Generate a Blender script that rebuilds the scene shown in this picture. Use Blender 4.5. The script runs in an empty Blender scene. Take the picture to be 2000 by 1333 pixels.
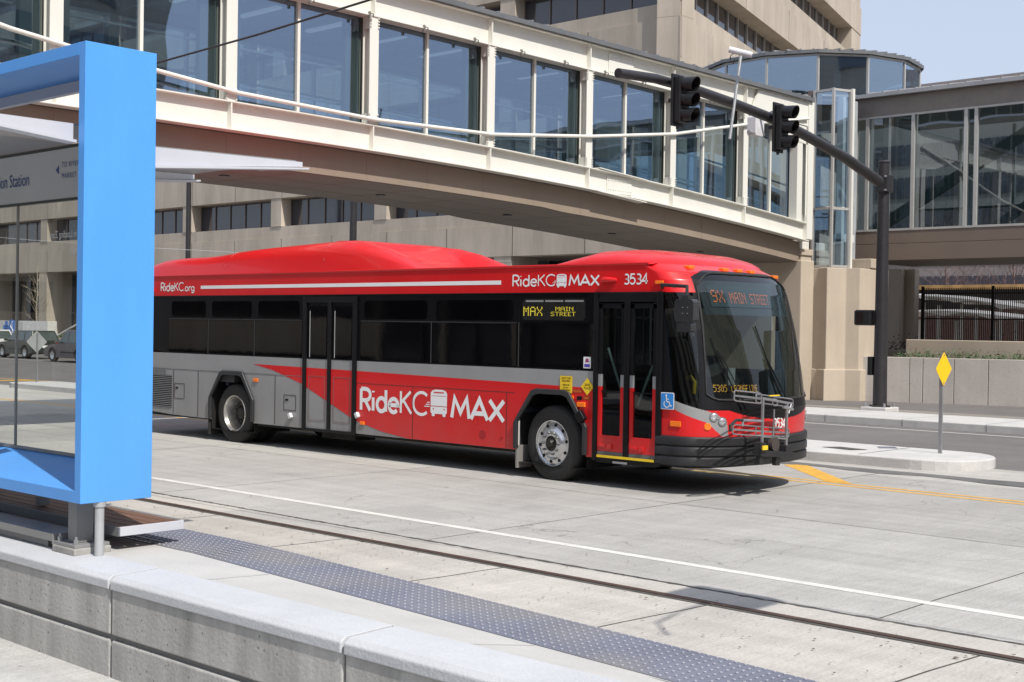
import bpy, bmesh, math, random
from mathutils import Vector, Matrix
from mathutils.geometry import tessellate_polygon
R = math.radians
random.seed(7)
sc = bpy.context.scene
COL = sc.collection

# ------------------------------------------------------------------ camera
F, YAW, PITCH, ROLL, H = 2570.86, 0.744103, -0.0106195, 0.0152687, 1.9948
cy, sy = math.cos(YAW), math.sin(YAW); cp, sp = math.cos(PITCH), math.sin(PITCH)
fwd = Vector((-sy*cp, cy*cp, sp)); rt = Vector((cy, sy, 0)); up = rt.cross(fwd)
cr, sr = math.cos(ROLL), math.sin(ROLL)
R2 = rt*cr + up*sr; U2 = up*cr - rt*sr
cam = bpy.data.cameras.new("camera"); camo = bpy.data.objects.new("camera", cam); COL.objects.link(camo)
cam.sensor_width = 36; cam.lens = F/2000*36; cam.clip_start = .05; cam.clip_end = 3000
M = Matrix(((R2.x, U2.x, -fwd.x, 0), (R2.y, U2.y, -fwd.y, 0), (R2.z, U2.z, -fwd.z, H), (0, 0, 0, 1)))
camo.matrix_world = M
sc.camera = camo

def P(x, y, ax, v):
    """point of the plane ax=v seen at image pixel x,y"""
    d = fwd + R2*((x-1000)/F) - U2*((y-666.5)/F)
    i = 'XYZ'.index(ax); c = Vector((0, 0, H)); t = (v-c[i])/d[i]
    return c + d*t

# ------------------------------------------------------------------ light
SUN_EL, SUN_AZ = R(50), R(-15)          # azimuth measured from +X
sd = Vector((math.cos(SUN_EL)*math.cos(SUN_AZ), math.cos(SUN_EL)*math.sin(SUN_AZ), math.sin(SUN_EL)))
w = bpy.data.worlds.new("World"); sc.world = w; w.use_nodes = True
nt = w.node_tree; bg = nt.nodes['Background']
sky = nt.nodes.new('ShaderNodeTexSky'); sky.sky_type = 'NISHITA'; sky.sun_disc = False
sky.sun_elevation = SUN_EL; sky.sun_rotation = math.atan2(sd.x, sd.y)
sky.air_density = 1.0; sky.dust_density = 3.5; sky.ozone_density = 1.0; sky.altitude = 250
hz = nt.nodes.new('ShaderNodeMix'); hz.data_type = 'RGBA'; hz.inputs[0].default_value = .62   # thin high overcast veil
nt.links.new(sky.outputs[0], hz.inputs[6]); hz.inputs[7].default_value = (6.9, 7.7, 9.4, 1)
nt.links.new(hz.outputs[2], bg.inputs[0]); bg.inputs[1].default_value = 0.108
sl = bpy.data.lights.new("sun", 'SUN'); sl.energy = 4.5; sl.angle = R(.53); sl.color = (1, .95, .875)
so = bpy.data.objects.new("sun", sl); COL.objects.link(so)
so.rotation_euler = sd.to_track_quat('Z', 'Y').to_euler(); so.location = (20, -10, 40)
sc.view_settings.view_transform = 'Standard'; sc.view_settings.look = 'None'
sc.view_settings.exposure = 0.10; sc.view_settings.gamma = 1
sc.cycles.max_bounces = 10; sc.cycles.transparent_max_bounces = 16; sc.cycles.glossy_bounces = 4
sc.cycles.caustics_reflective = False; sc.cycles.caustics_refractive = False

# ------------------------------------------------------------------ materials
MATS = {}
def N(nt, t, **k):
    n = nt.nodes.new(t)
    for a, b in k.items():
        if a.startswith('i_'): n.inputs[a[2:].replace('_', ' ')].default_value = b
        else: setattr(n, a, b)
    return n
def mat(name, col, rough=.6, metal=0., var=.12, scale=3., stretch=(1, 1, 1), bump=0., bscale=60., coat=0.,
        fine=.0, fscale=80., spec=.5, emit=None, estr=0, tint=None, grime=0):
    if name in MATS: return MATS[name]
    m = bpy.data.materials.new(name); m.use_nodes = True; nt = m.node_tree
    b = nt.nodes['Principled BSDF']; L = nt.links.new
    b.inputs['Roughness'].default_value = rough; b.inputs['Metallic'].default_value = metal
    b.inputs['Specular IOR Level'].default_value = spec
    if coat: b.inputs['Coat Weight'].default_value = coat; b.inputs['Coat Roughness'].default_value = .06
    tc = N(nt, 'ShaderNodeTexCoord'); mp = N(nt, 'ShaderNodeMapping'); mp.inputs['Scale'].default_value = stretch
    L(tc.outputs['Object'], mp.inputs[0])
    n1 = N(nt, 'ShaderNodeTexNoise', i_Scale=scale, i_Detail=6.); n1.inputs['Roughness'].default_value = .62
    L(mp.outputs[0], n1.inputs['Vector'])
    mr = N(nt, 'ShaderNodeMapRange'); L(n1.outputs[0], mr.inputs[0])
    mr.inputs[1].default_value = .3; mr.inputs[2].default_value = .7
    mr.inputs[3].default_value = 1-var; mr.inputs[4].default_value = 1+var
    val = mr.outputs[0]
    if fine:
        n2 = N(nt, 'ShaderNodeTexNoise', i_Scale=fscale, i_Detail=3.); L(tc.outputs['Object'], n2.inputs['Vector'])
        m2 = N(nt, 'ShaderNodeMapRange'); L(n2.outputs[0], m2.inputs[0])
        m2.inputs[1].default_value = .3; m2.inputs[2].default_value = .7
        m2.inputs[3].default_value = 1-fine; m2.inputs[4].default_value = 1+fine
        mu = N(nt, 'ShaderNodeMath', operation='MULTIPLY'); L(val, mu.inputs[0]); L(m2.outputs[0], mu.inputs[1]); val = mu.outputs[0]
    vm = N(nt, 'ShaderNodeVectorMath', operation='SCALE'); vm.inputs[0].default_value = col[:3]
    L(val, vm.inputs['Scale'])
    out = vm.outputs[0]
    if tint:
        n3 = N(nt, 'ShaderNodeTexNoise', i_Scale=scale*.6, i_Detail=4.); L(mp.outputs[0], n3.inputs['Vector'])
        m3 = N(nt, 'ShaderNodeMapRange'); L(n3.outputs[0], m3.inputs[0]); m3.inputs[1].default_value = .48; m3.inputs[2].default_value = .68
        mx = N(nt, 'ShaderNodeMix', data_type='RGBA'); L(m3.outputs[0], mx.inputs[0]); L(out, mx.inputs[6]); mx.inputs[7].default_value = (*tint, 1)
        out = mx.outputs[2]
    if grime:      # road film, heavier towards the skirt, broken up by noise
        sx_ = N(nt, 'ShaderNodeSeparateXYZ'); L(tc.outputs['Object'], sx_.inputs[0])
        gn = N(nt, 'ShaderNodeTexNoise', i_Scale=2.2, i_Detail=6.); gm = N(nt, 'ShaderNodeMapping'); gm.inputs['Scale'].default_value = (1.6, 1, .5); L(tc.outputs['Object'], gm.inputs[0]); L(gm.outputs[0], gn.inputs['Vector'])
        gz_ = N(nt, 'ShaderNodeMapRange'); L(sx_.outputs[2], gz_.inputs[0]); gz_.inputs[1].default_value = .35; gz_.inputs[2].default_value = 1.15; gz_.inputs[3].default_value = grime; gz_.inputs[4].default_value = grime*.12
        gk = N(nt, 'ShaderNodeMapRange'); L(gn.outputs[0], gk.inputs[0]); gk.inputs[1].default_value = .35; gk.inputs[2].default_value = .7; gk.inputs[3].default_value = .35; gk.inputs[4].default_value = 1.3
        gg = N(nt, 'ShaderNodeMath', operation='MULTIPLY', use_clamp=True); L(gz_.outputs[0], gg.inputs[0]); L(gk.outputs[0], gg.inputs[1])
        gx = N(nt, 'ShaderNodeMix', data_type='RGBA'); L(gg.outputs[0], gx.inputs[0]); L(out, gx.inputs[6]); gx.inputs[7].default_value = (.16, .14, .12, 1); out = gx.outputs[2]
    L(out, b.inputs['Base Color'])
    rr = N(nt, 'ShaderNodeMapRange'); L(n1.outputs[0], rr.inputs[0]); rr.inputs[1].default_value = .3; rr.inputs[2].default_value = .7
    rr.inputs[3].default_value = max(0, rough*.85); rr.inputs[4].default_value = min(1, rough*1.15); L(rr.outputs[0], b.inputs['Roughness'])
    if bump:
        nb = N(nt, 'ShaderNodeTexNoise', i_Scale=bscale, i_Detail=4.); L(tc.outputs['Object'], nb.inputs['Vector'])
        bp = N(nt, 'ShaderNodeBump'); bp.inputs['Strength'].default_value = bump; bp.inputs['Distance'].default_value = .02
        L(nb.outputs[0], bp.inputs['Height']); L(bp.outputs[0], b.inputs['Normal'])
    if emit:
        b.inputs['Emission Color'].default_value = (*emit, 1); b.inputs['Emission Strength'].default_value = estr
    MATS[name] = m; return m
def glass(name, tint=(.6, .7, .66), base=.06, k=1.0, wav=.02, wscale=1.2, rcol=(1, 1, 1)):
    m = bpy.data.materials.new(name); m.use_nodes = True; nt = m.node_tree; L = nt.links.new
    for n in list(nt.nodes):
        if n.type != 'OUTPUT_MATERIAL': nt.nodes.remove(n)
    o = [n for n in nt.nodes][0]
    tr = N(nt, 'ShaderNodeBsdfTransparent'); tr.inputs[0].default_value = (*tint, 1)
    gl = N(nt, 'ShaderNodeBsdfGlossy'); gl.inputs['Roughness'].default_value = .015; gl.inputs[0].default_value = (*rcol, 1)
    fr = N(nt, 'ShaderNodeFresnel'); ge = N(nt, 'ShaderNodeNewGeometry')
    io = N(nt, 'ShaderNodeMath', operation='MULTIPLY_ADD'); L(ge.outputs['Backfacing'], io.inputs[0]); io.inputs[1].default_value = 1/1.5-1.5; io.inputs[2].default_value = 1.5; L(io.outputs[0], fr.inputs[0])
    ma = N(nt, 'ShaderNodeMath', operation='MULTIPLY_ADD', use_clamp=True); L(fr.outputs[0], ma.inputs[0]); ma.inputs[1].default_value = k; ma.inputs[2].default_value = base
    mx = N(nt, 'ShaderNodeMixShader'); L(ma.outputs[0], mx.inputs[0]); L(tr.outputs[0], mx.inputs[1]); L(gl.outputs[0], mx.inputs[2]); L(mx.outputs[0], o.inputs[0])
    tc = N(nt, 'ShaderNodeTexCoord'); nz = N(nt, 'ShaderNodeTexNoise', i_Scale=wscale, i_Detail=1.); L(tc.outputs['Object'], nz.inputs['Vector'])
    bp = N(nt, 'ShaderNodeBump'); bp.inputs['Strength'].default_value = wav; bp.inputs['Distance'].default_value = .3
    L(nz.outputs[0], bp.inputs['Height']); L(bp.outputs[0], gl.inputs['Normal'])
    MATS[name] = m; return m

def road_mat(name, col, crack=True, track=False):
    m = bpy.data.materials.new(name); m.use_nodes = True; nt = m.node_tree; L = nt.links.new
    b = nt.nodes['Principled BSDF']; b.inputs['Roughness'].default_value = .85; b.inputs['Specular IOR Level'].default_value = .3
    tc = N(nt, 'ShaderNodeTexCoord'); co = tc.outputs['Object']
    def noise(scale, det, st=None, lo=.3, hi=.7, a=.9, c=1.1, rough=.6):
        v = co
        if st:
            mp = N(nt, 'ShaderNodeMapping'); mp.inputs['Scale'].default_value = st; mp.inputs['Rotation'].default_value = (0, 0, R(-6)); L(co, mp.inputs[0]); v = mp.outputs[0]
        n = N(nt, 'ShaderNodeTexNoise', i_Scale=scale, i_Detail=det); n.inputs['Roughness'].default_value = rough; L(v, n.inputs['Vector'])
        r = N(nt, 'ShaderNodeMapRange'); L(n.outputs[0], r.inputs[0])
        for i, q in enumerate((lo, hi, a, c)): r.inputs[i+1].default_value = q
        return r.outputs[0]
    def mul(a, c):
        q = N(nt, 'ShaderNodeMath', operation='MULTIPLY'); L(a, q.inputs[0]); L(c, q.inputs[1]); return q.outputs[0]
    v = mul(noise(.35, 5, None, .3, .7, .88, 1.1), noise(2.2, 6, (1, .35, 1), .3, .7, .93, 1.07))
    v = mul(v, noise(45, 3, None, .3, .7, .88, 1.12))
    v = mul(v, noise(3, 4, (.10, 1.1, 1), .35, .72, .89, 1.06))          # wheel-path streaks along the street
    tine = noise(26, 2, (1, .07, 1), .3, .7, .93, 1.06)                   # tining across the lane
    v = mul(v, tine)
    v = mul(v, noise(4.5, 3, None, .66, .72, 1.0, .90))
    sp = noise(14, 2, None, .70, .73, 1.0, .62)                          # specks
    v = mul(v, sp)
    if crack:
        dn = N(nt, 'ShaderNodeTexNoise', i_Scale=1.3, i_Detail=5.); L(co, dn.inputs['Vector'])
        sc_ = N(nt, 'ShaderNodeVectorMath', operation='SCALE'); L(dn.outputs['Color'], sc_.inputs[0]); sc_.inputs['Scale'].default_value = 1.1
        ad = N(nt, 'ShaderNodeVectorMath', operation='ADD'); L(co, ad.inputs[0]); L(sc_.outputs[0], ad.inputs[1])
        vo = N(nt, 'ShaderNodeTexVoronoi', feature='DISTANCE_TO_EDGE', i_Scale=.34); L(ad.outputs[0], vo.inputs['Vector'])
        cr = N(nt, 'ShaderNodeMapRange'); L(vo.outputs[0], cr.inputs[0]); cr.inputs[1].default_value = .0015; cr.inputs[2].default_value = .004
        cr.inputs[3].default_value = 0; cr.inputs[4].default_value = 1
        mk = noise(.5, 3, None, .48, .54, 0, 1)
        mxx = N(nt, 'ShaderNodeMath', operation='MAXIMUM'); L(cr.outputs[0], mxx.inputs[0])
        inv = N(nt, 'ShaderNodeMath', operation='SUBTRACT'); inv.inputs[0].default_value = 1; L(mk, inv.inputs[1]); L(inv.outputs[0], mxx.inputs[1])
        cm = N(nt, 'ShaderNodeMapRange'); L(mxx.outputs[0], cm.inputs[0]); cm.inputs[3].default_value = .70; cm.inputs[4].default_value = 1
        v = mul(v, cm.outputs[0])
    s = N(nt, 'ShaderNodeVectorMath', operation='SCALE'); s.inputs[0].default_value = col; L(v, s.inputs['Scale']); L(s.outputs[0], b.inputs['Base Color'])
    nb = N(nt, 'ShaderNodeTexNoise', i_Scale=40., i_Detail=5.); L(co, nb.inputs['Vector'])
    bp = N(nt, 'ShaderNodeBump'); bp.inputs['Strength'].default_value = .35; bp.inputs['Distance'].default_value = .01; L(nb.outputs[0], bp.inputs['Height']); L(bp.outputs[0], b.inputs['Normal'])
    MATS[name] = m; return m

def wall_mat(name, col, streak=.22, pits=True, scale=1.2):
    """board-marked / streaky cast concrete with bug holes and weather stains"""
    m = bpy.data.materials.new(name); m.use_nodes = True; nt = m.node_tree; L = nt.links.new
    b = nt.nodes['Principled BSDF']; b.inputs['Roughness'].default_value = .85; b.inputs['Specular IOR Level'].default_value = .3
    tc = N(nt, 'ShaderNodeTexCoord'); co = tc.outputs['Object']
    def noise(scale, det, st, lo, hi, a, c):
        mp = N(nt, 'ShaderNodeMapping'); mp.inputs['Scale'].default_value = st; L(co, mp.inputs[0])
        n = N(nt, 'ShaderNodeTexNoise', i_Scale=scale, i_Detail=det); n.inputs['Roughness'].default_value = .65; L(mp.outputs[0], n.inputs['Vector'])
        r = N(nt, 'ShaderNodeMapRange'); L(n.outputs[0], r.inputs[0])
        for i, q in enumerate((lo, hi, a, c)): r.inputs[i+1].default_value = q
        return r.outputs[0]
    def mul(a, c):
        q = N(nt, 'ShaderNodeMath', operation='MULTIPLY'); L(a, q.inputs[0]); L(c, q.inputs[1]); return q.outputs[0]
    v = mul(noise(scale*4, 5, (1, 1, .12), .3, .7, 1-streak, 1+streak*.6), noise(scale, 5, (1, 1, 1), .3, .7, .9, 1.1))
    v = mul(v, noise(60, 3, (1, 1, 1), .3, .7, .93, 1.07))
    if pits:
        vo = N(nt, 'ShaderNodeTexVoronoi', i_Scale=14.); vo.inputs['Randomness'].default_value = 1.; L(co, vo.inputs['Vector'])
        pr = N(nt, 'ShaderNodeMapRange'); L(vo.outputs['Distance'], pr.inputs[0]); pr.inputs[1].default_value = .09; pr.inputs[2].default_value = .14; pr.inputs[3].default_value = .5; pr.inputs[4].default_value = 1
        v = mul(v, pr.outputs[0])
    s = N(nt, 'ShaderNodeVectorMath', operation='SCALE'); s.inputs[0].default_value = col; L(v, s.inputs['Scale']); L(s.outputs[0], b.inputs['Base Color'])
    nb = N(nt, 'ShaderNodeTexNoise', i_Scale=35., i_Detail=5.); L(co, nb.inputs['Vector'])
    bp = N(nt, 'ShaderNodeBump'); bp.inputs['Strength'].default_value = .3; bp.inputs['Distance'].default_value = .015; L(nb.outputs[0], bp.inputs['Height']); L(bp.outputs[0], b.inputs['Normal'])
    MATS[name] = m; return m

RED = mat('bus_red', (.62, .007, .010), .30, coat=.25, var=.05, scale=.8, spec=.4, grime=.16, bump=.03, bscale=.9)
SILVER = mat('bus_silver', (.30, .305, .31), .42, metal=.15, var=.06, scale=1.5, grime=.35)
BLACK = mat('black_paint', (.006, .006, .007), .35, spec=.25, var=.1)
RUBBER = mat('black_rubber', (.018, .018, .019), .75, var=.25, scale=8)
BUMPER = mat('bumper_rubber', (.014, .014, .015), .5, var=.25, scale=4)
TYRE = mat('tyre_rubber', (.022, .021, .020), .8, var=.25, scale=10, bump=.1)
DARKIN = mat('interior_dark', (.03, .03, .033), .7, var=.2)
DGREY = mat('interior_grey', (.12, .125, .13), .6)
ALU = mat('aluminium', (.62, .63, .64), .25, metal=.9, var=.06, scale=6)
STEEL = mat('galvanised_steel', (.36, .37, .38), .45, metal=.6, var=.1, scale=9)
CHROME = mat('chrome', (.75, .76, .78), .12, metal=1., var=.02)
WHITE = mat('white_vinyl', (.78, .79, .80), .5, var=.03)
OFFW = mat('offwhite_steel_paint', (.70, .69, .63), .5, var=.05, scale=1.5, stretch=(1, 1, .3))
BLUE = mat('blue_paint', (.085, .33, .80), .42, var=.035, scale=2.5, stretch=(1, 1, .25), fine=.012, fscale=30, grime=.10)
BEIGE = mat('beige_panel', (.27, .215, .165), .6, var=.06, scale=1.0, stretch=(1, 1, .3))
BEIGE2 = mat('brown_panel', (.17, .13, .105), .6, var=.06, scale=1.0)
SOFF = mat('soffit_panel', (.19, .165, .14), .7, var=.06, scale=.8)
MULL = mat('mullion_grey', (.45, .44, .42), .4, metal=.2, var=.05)
MULLD = mat('mullion_brown', (.16, .125, .11), .5, var=.06)
ROOFM = mat('standing_seam_metal', (.34, .34, .35), .45, metal=.3, var=.12, scale=2)
BRONZE = mat('mast_bronze', (.024, .022, .024), .42, var=.12, scale=5)
SIGB = mat('signal_black', (.008, .008, .009), .45, var=.1)
YEL = mat('sign_yellow', (.85, .52, .005), .45, var=.02)
YPAINT = mat('road_yellow', (.62, .34, .05), .8, var=.18, scale=6, fine=.15, fscale=40)
WPAINT = mat('road_white', (.60, .59, .55), .8, var=.12, scale=6, fine=.1, fscale=40)
CONC = wall_mat('retaining_concrete', (.40, .395, .38), .26)
COPE = mat('coping_concrete', (.47, .48, .50), .85, var=.06, scale=2, fine=.05, bump=.2, bscale=50)
PLAT = mat('platform_concrete', (.46, .45, .43), .85, var=.06, scale=1.6, fine=.06, bump=.15, bscale=50)
TANC = wall_mat('tan_concrete', (.47, .40, .32), .09, pits=False, scale=.4)
PREC = wall_mat('precast_building', (.44, .385, .32), .20, pits=False, scale=.25)
PLWALL = wall_mat('planter_concrete', (.42, .39, .36), .10, scale=.7)
TACT = mat('tactile_grey', (.15, .16, .205), .6, var=.14, scale=1.6, fine=.10, tint=(.20, .195, .20))
STEELR = mat('rusty_rail', (.085, .050, .035), .6, metal=.3, var=.35, scale=9)
DJOINT = mat('joint_dark', (.075, .07, .062), .95, var=.3, scale=12)
WOOD = mat('bench_wood', (.16, .085, .055), .6, var=.3, scale=4, stretch=(.3, 6, 6))
POSTG = mat('post_grey', (.22, .22, .215), .5, var=.06)
ARMW = mat('canopy_white', (.50, .51, .56), .5, var=.03)
ORANGE = mat('amber_lens', (.75, .16, .01), .3, var=.15, scale=30, emit=(1, .22, .02), estr=.12)
REDL = mat('red_lens', (.6, .01, .01), .3)
LEDY = mat('led_yellow', (.5, .4, .02), .5, emit=(.75, .62, .06), estr=.55)
LEDO = mat('led_orange', (.5, .1, .02), .5, emit=(1, .30, .13), estr=.32)
STICK = mat('blue_sticker', (.02, .16, .55), .4)
SOIL = mat('soil', (.05, .03, .022), .95, var=.3, scale=12, bump=.6, bscale=30)
LEAFG = mat('plant_green', (.07, .13, .05), .7, var=.35, scale=9)
LEAFD = mat('shrub_dark', (.025, .022, .014), .8, var=.4, scale=9)
BARK = mat('pale_bark', (.32, .27, .21), .8, var=.2, scale=15)
DWIN = glass('dark_window_glass', (.05, .05, .055), .05, 1.1, .02, .8, (.9, .92, 1))
BGLASS = glass('bus_tinted_glass', (.05, .05, .055), .01, .75, .10, 1.6)
WGLASS = glass('windshield_glass', (.62, .72, .69), .02, .95, .02, .6)
DGLASS = glass('door_glass', (.30, .36, .35), .02, 1., .03, 1.)
SGLASS = glass('skywalk_glass', (.52, .66, .72), .25, 1.6, .03, .7, (.62, .77, 1))
TGLASS = glass('tower_glass', (.42, .55, .64), .34, 1.2, .02, .7, (.70, .84, 1))
KGLASS = glass('side_skywalk_glass', (.38, .50, .50), .09, 1.5, .02, .5, (.85, .92, 1))
PGLASS = glass('shelter_glass', (.80, .83, .80), .02, 1., .01, .6)
FRIT = mat('fritted_glass', (.40, .41, .42), .35, var=.03)
CGLASS = mat('canopy_frit', (.33, .335, .34), .4, var=.05, scale=2)
cg = CGLASS.node_tree.nodes['Principled BSDF']; cg.inputs['Alpha'].default_value = .62
FLENS = mat('headlamp_lens', (.55, .56, .58), .08, metal=.7, var=.2, scale=30)
ROADC = road_mat('road_concrete', (.405, .39, .36))
TRACKC = road_mat('track_concrete', (.46, .435, .395), crack=True)
ASPH = road_mat('far_asphalt', (.16, .150, .147), crack=False)
SIDEC = road_mat('sidewalk_concrete', (.43, .425, .41), crack=False)
TANP = road_mat('tan_pavement', (.27, .245, .215), crack=False)
KERB = mat('kerb_concrete', (.50, .49, .475), .85, var=.10, scale=3, fine=.08, bump=.3, bscale=40)
KERBD = mat('wet_gutter', (.13, .125, .12), .35, var=.3, scale=3)

# ------------------------------------------------------------------ mesh helpers
def wl(o):
    v = Vector((0, 0, 0))
    while o: v += o.location; o = o.parent
    return v
class MB:
    def __init__(s): s.v = []; s.f = []; s.m = []; s.cur = 0
    def add(s, vs, fs):
        n = len(s.v); s.v += [tuple(q) for q in vs]
        for f in fs: s.f.append([n+i for i in f]); s.m.append(s.cur)
        return s
    def quad(s, *p): return s.add(p, [list(range(len(p)))])
    def box(s, x0, x1, y0, y1, z0, z1):
        return s.add([(x, y, z) for z in (z0, z1) for y in (y0, y1) for x in (x0, x1)],
                     [(0, 2, 3, 1), (4, 5, 7, 6), (0, 1, 5, 4), (2, 6, 7, 3), (0, 4, 6, 2), (1, 3, 7, 5)])
    def bar(s, a, b, w_, h_, upv=(0, 0, 1)):
        a, b = Vector(a), Vector(b); d = (b-a).normalized(); u = Vector(upv)
        if abs(d.dot(u)) > .98: u = Vector((1, 0, 0))
        r = d.cross(u).normalized(); u = r.cross(d).normalized()
        vs = [p + r*(i*w_/2) + u*(j*h_/2) for p in (a, b) for j in (-1, 1) for i in (-1, 1)]
        return s.add(vs, [(0, 1, 3, 2), (4, 6, 7, 5), (0, 4, 5, 1), (2, 3, 7, 6), (0, 2, 6, 4), (1, 5, 7, 3)])
    def cyl(s, a, b, r0, r1=None, n=16, caps=True):
        r1 = r0 if r1 is None else r1
        a, b = Vector(a), Vector(b); d = (b-a).normalized(); u = Vector((0, 0, 1)) if abs(d.z) < .95 else Vector((1, 0, 0))
        e = d.cross(u).normalized(); g = d.cross(e)
        vs = []
        for p, r in ((a, r0), (b, r1)):
            vs += [p + (e*math.cos(t)+g*math.sin(t))*r for t in (2*math.pi*i/n for i in range(n))]
        fs = [(i, i+n, (i+1) % n+n, (i+1) % n) for i in range(n)]
        if caps: fs += [tuple(range(n)), tuple(range(2*n-1, n-1, -1))]
        return s.add(vs, fs)
    def tube(s, pts, r, n=8):
        pts = [Vector(p) for p in pts]; rings = []; prev = None
        for i, p in enumerate(pts):
            d = (pts[min(i+1, len(pts)-1)]-pts[max(i-1, 0)]).normalized()
            if prev is None:
                u = Vector((0, 0, 1)) if abs(d.z) < .9 else Vector((1, 0, 0)); e = d.cross(u).normalized()
            else: e = (prev - d*prev.dot(d)).normalized()
            prev = e; g = d.cross(e); rr = r[i] if isinstance(r, (list, tuple)) else r
            rings.append([p+(e*math.cos(t)+g*math.sin(t))*rr for t in (2*math.pi*k/n for k in range(n))])
        vs = [q for rg in rings for q in rg]; fs = []
        for i in range(len(pts)-1):
            for k in range(n): fs.append((i*n+k, (i+1)*n+k, (i+1)*n+(k+1) % n, i*n+(k+1) % n))
        fs += [tuple(range(n)), tuple(range((len(pts))*n-1, (len(pts)-1)*n-1, -1))]
        return s.add(vs, fs)
    def prism(s, poly, mp, d0, d1):
        """poly: 2D outline (may be concave); mp(u,v,d)->3D"""
        n = len(poly); tri = tessellate_polygon([[Vector((p[0], p[1], 0)) for p in poly]])
        vs = [mp(p[0], p[1], d0) for p in poly]+[mp(p[0], p[1], d1) for p in poly]
        fs = [tuple(t) for t in tri]
        if d0 != d1:
            fs += [tuple(n+i for i in reversed(t)) for t in tri]+[(i, (i+1) % n, (i+1) % n+n, i+n) for i in range(n)]
        return s.add(vs, fs)
    def lathe(s, prof, c, ax, n=40):
        """prof [(r, h)] around axis ax ('Y') at c"""
        vs = []
        for r, h in prof:
            for k in range(n):
                t = 2*math.pi*k/n
                if ax == 'Y': vs.append((c[0]+r*math.cos(t), c[1]+h, c[2]+r*math.sin(t)))
                else: vs.append((c[0]+r*math.cos(t), c[1]+r*math.sin(t), c[2]+h))
        m = len(prof); fs = [(i*n+k, i*n+(k+1) % n, (i+1)*n+(k+1) % n, (i+1)*n+k) for i in range(m-1) for k in range(n)]
        return s.add(vs, fs)
    def build(s, name, mats, parent=None, smooth=None, bevel=0, world=True, recalc=True, **tags):
        me = bpy.data.meshes.new(name)
        off = wl(parent) if (parent and world) else Vector((0, 0, 0))
        me.from_pydata([tuple(Vector(v)-off) for v in s.v], [], s.f)
        for m in (mats if isinstance(mats, (list, tuple)) else [mats]): me.materials.append(m)
        for p, i in zip(me.polygons, s.m): p.material_index = i
        if recalc:
            bm = bmesh.new(); bm.from_mesh(me); bmesh.ops.recalc_face_normals(bm, faces=bm.faces); bm.to_mesh(me); bm.free()
        if smooth is not None:
            me.polygons.foreach_set('use_smooth', [True]*len(me.polygons))
            try: me.set_sharp_from_angle(angle=R(smooth))
            except Exception: pass
        me.update()
        o = bpy.data.objects.new(name, me); COL.objects.link(o)
        if parent: o.parent = parent
        if bevel:
            b = o.modifiers.new('bevel', 'BEVEL'); b.width = bevel; b.segments = 2; b.limit_method = 'ANGLE'; b.angle_limit = R(40)
        for k, v in tags.items(): o[k] = v
        return o
def thing(name, label, cat, loc=(0, 0, 0), group=None):
    o = bpy.data.objects.new(name, None); COL.objects.link(o); o.location = loc; o.empty_display_size = .2
    o['label'] = label; o['category'] = cat
    if group: o['group'] = group
    return o
def struct(name, mb, m, parent=None, **k):
    if parent is None: k['kind'] = 'structure'
    return mb.build(name, m, parent, **k)
def copytree(src, loc, label=None, parent=None):
    c = src.copy(); COL.objects.link(c)
    if parent is None:
        c.location = loc
        if label: c['label'] = label
    else: c.parent = parent
    for ch in list(src.children): copytree(ch, None, None, c)
    return c
XZ = lambda y0: (lambda u, v, d: (u, y0+d, v))
YZ = lambda x0: (lambda u, v, d: (x0+d, u, v))
XY = lambda z0: (lambda u, v, d: (u, v, z0+d))

# text with the built-in font, laid on a plane: o origin, ex/ez unit axes
def text_mesh(name, s, m, o, ex, ez, size, parent, wscale=1., align='LEFT', bold=0., spacing=1., **tags):
    cu = bpy.data.curves.new('t', 'FONT'); cu.body = s; cu.size = size; cu.align_x = align; cu.offset = bold; cu.space_character = spacing
    cu.resolution_u = 3
    ob = bpy.data.objects.new('t', cu); COL.objects.link(ob)
    dg = bpy.context.evaluated_depsgraph_get(); me = bpy.data.meshes.new_from_object(ob.evaluated_get(dg))
    bpy.data.objects.remove(ob); bpy.data.curves.remove(cu)
    off = wl(parent) if parent else Vector((0, 0, 0)); o = Vector(o)-off; ex = Vector(ex); ez = Vector(ez)
    for v in me.vertices: v.co = o + ex*(v.co.x*wscale) + ez*v.co.y
    me.materials.clear(); me.materials.append(m); me.name = name
    r = bpy.data.objects.new(name, me); COL.objects.link(r); r.parent = parent
    for k, v in tags.items(): r[k] = v
    return r
def arc(cx, cz, r, a0, a1, n=14, ry=None):
    ry = r if ry is None else ry
    return [(cx+r*math.cos(R(a0+(a1-a0)*i/n)), cz+ry*math.sin(R(a0+(a1-a0)*i/n))) for i in range(n+1)]
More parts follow.
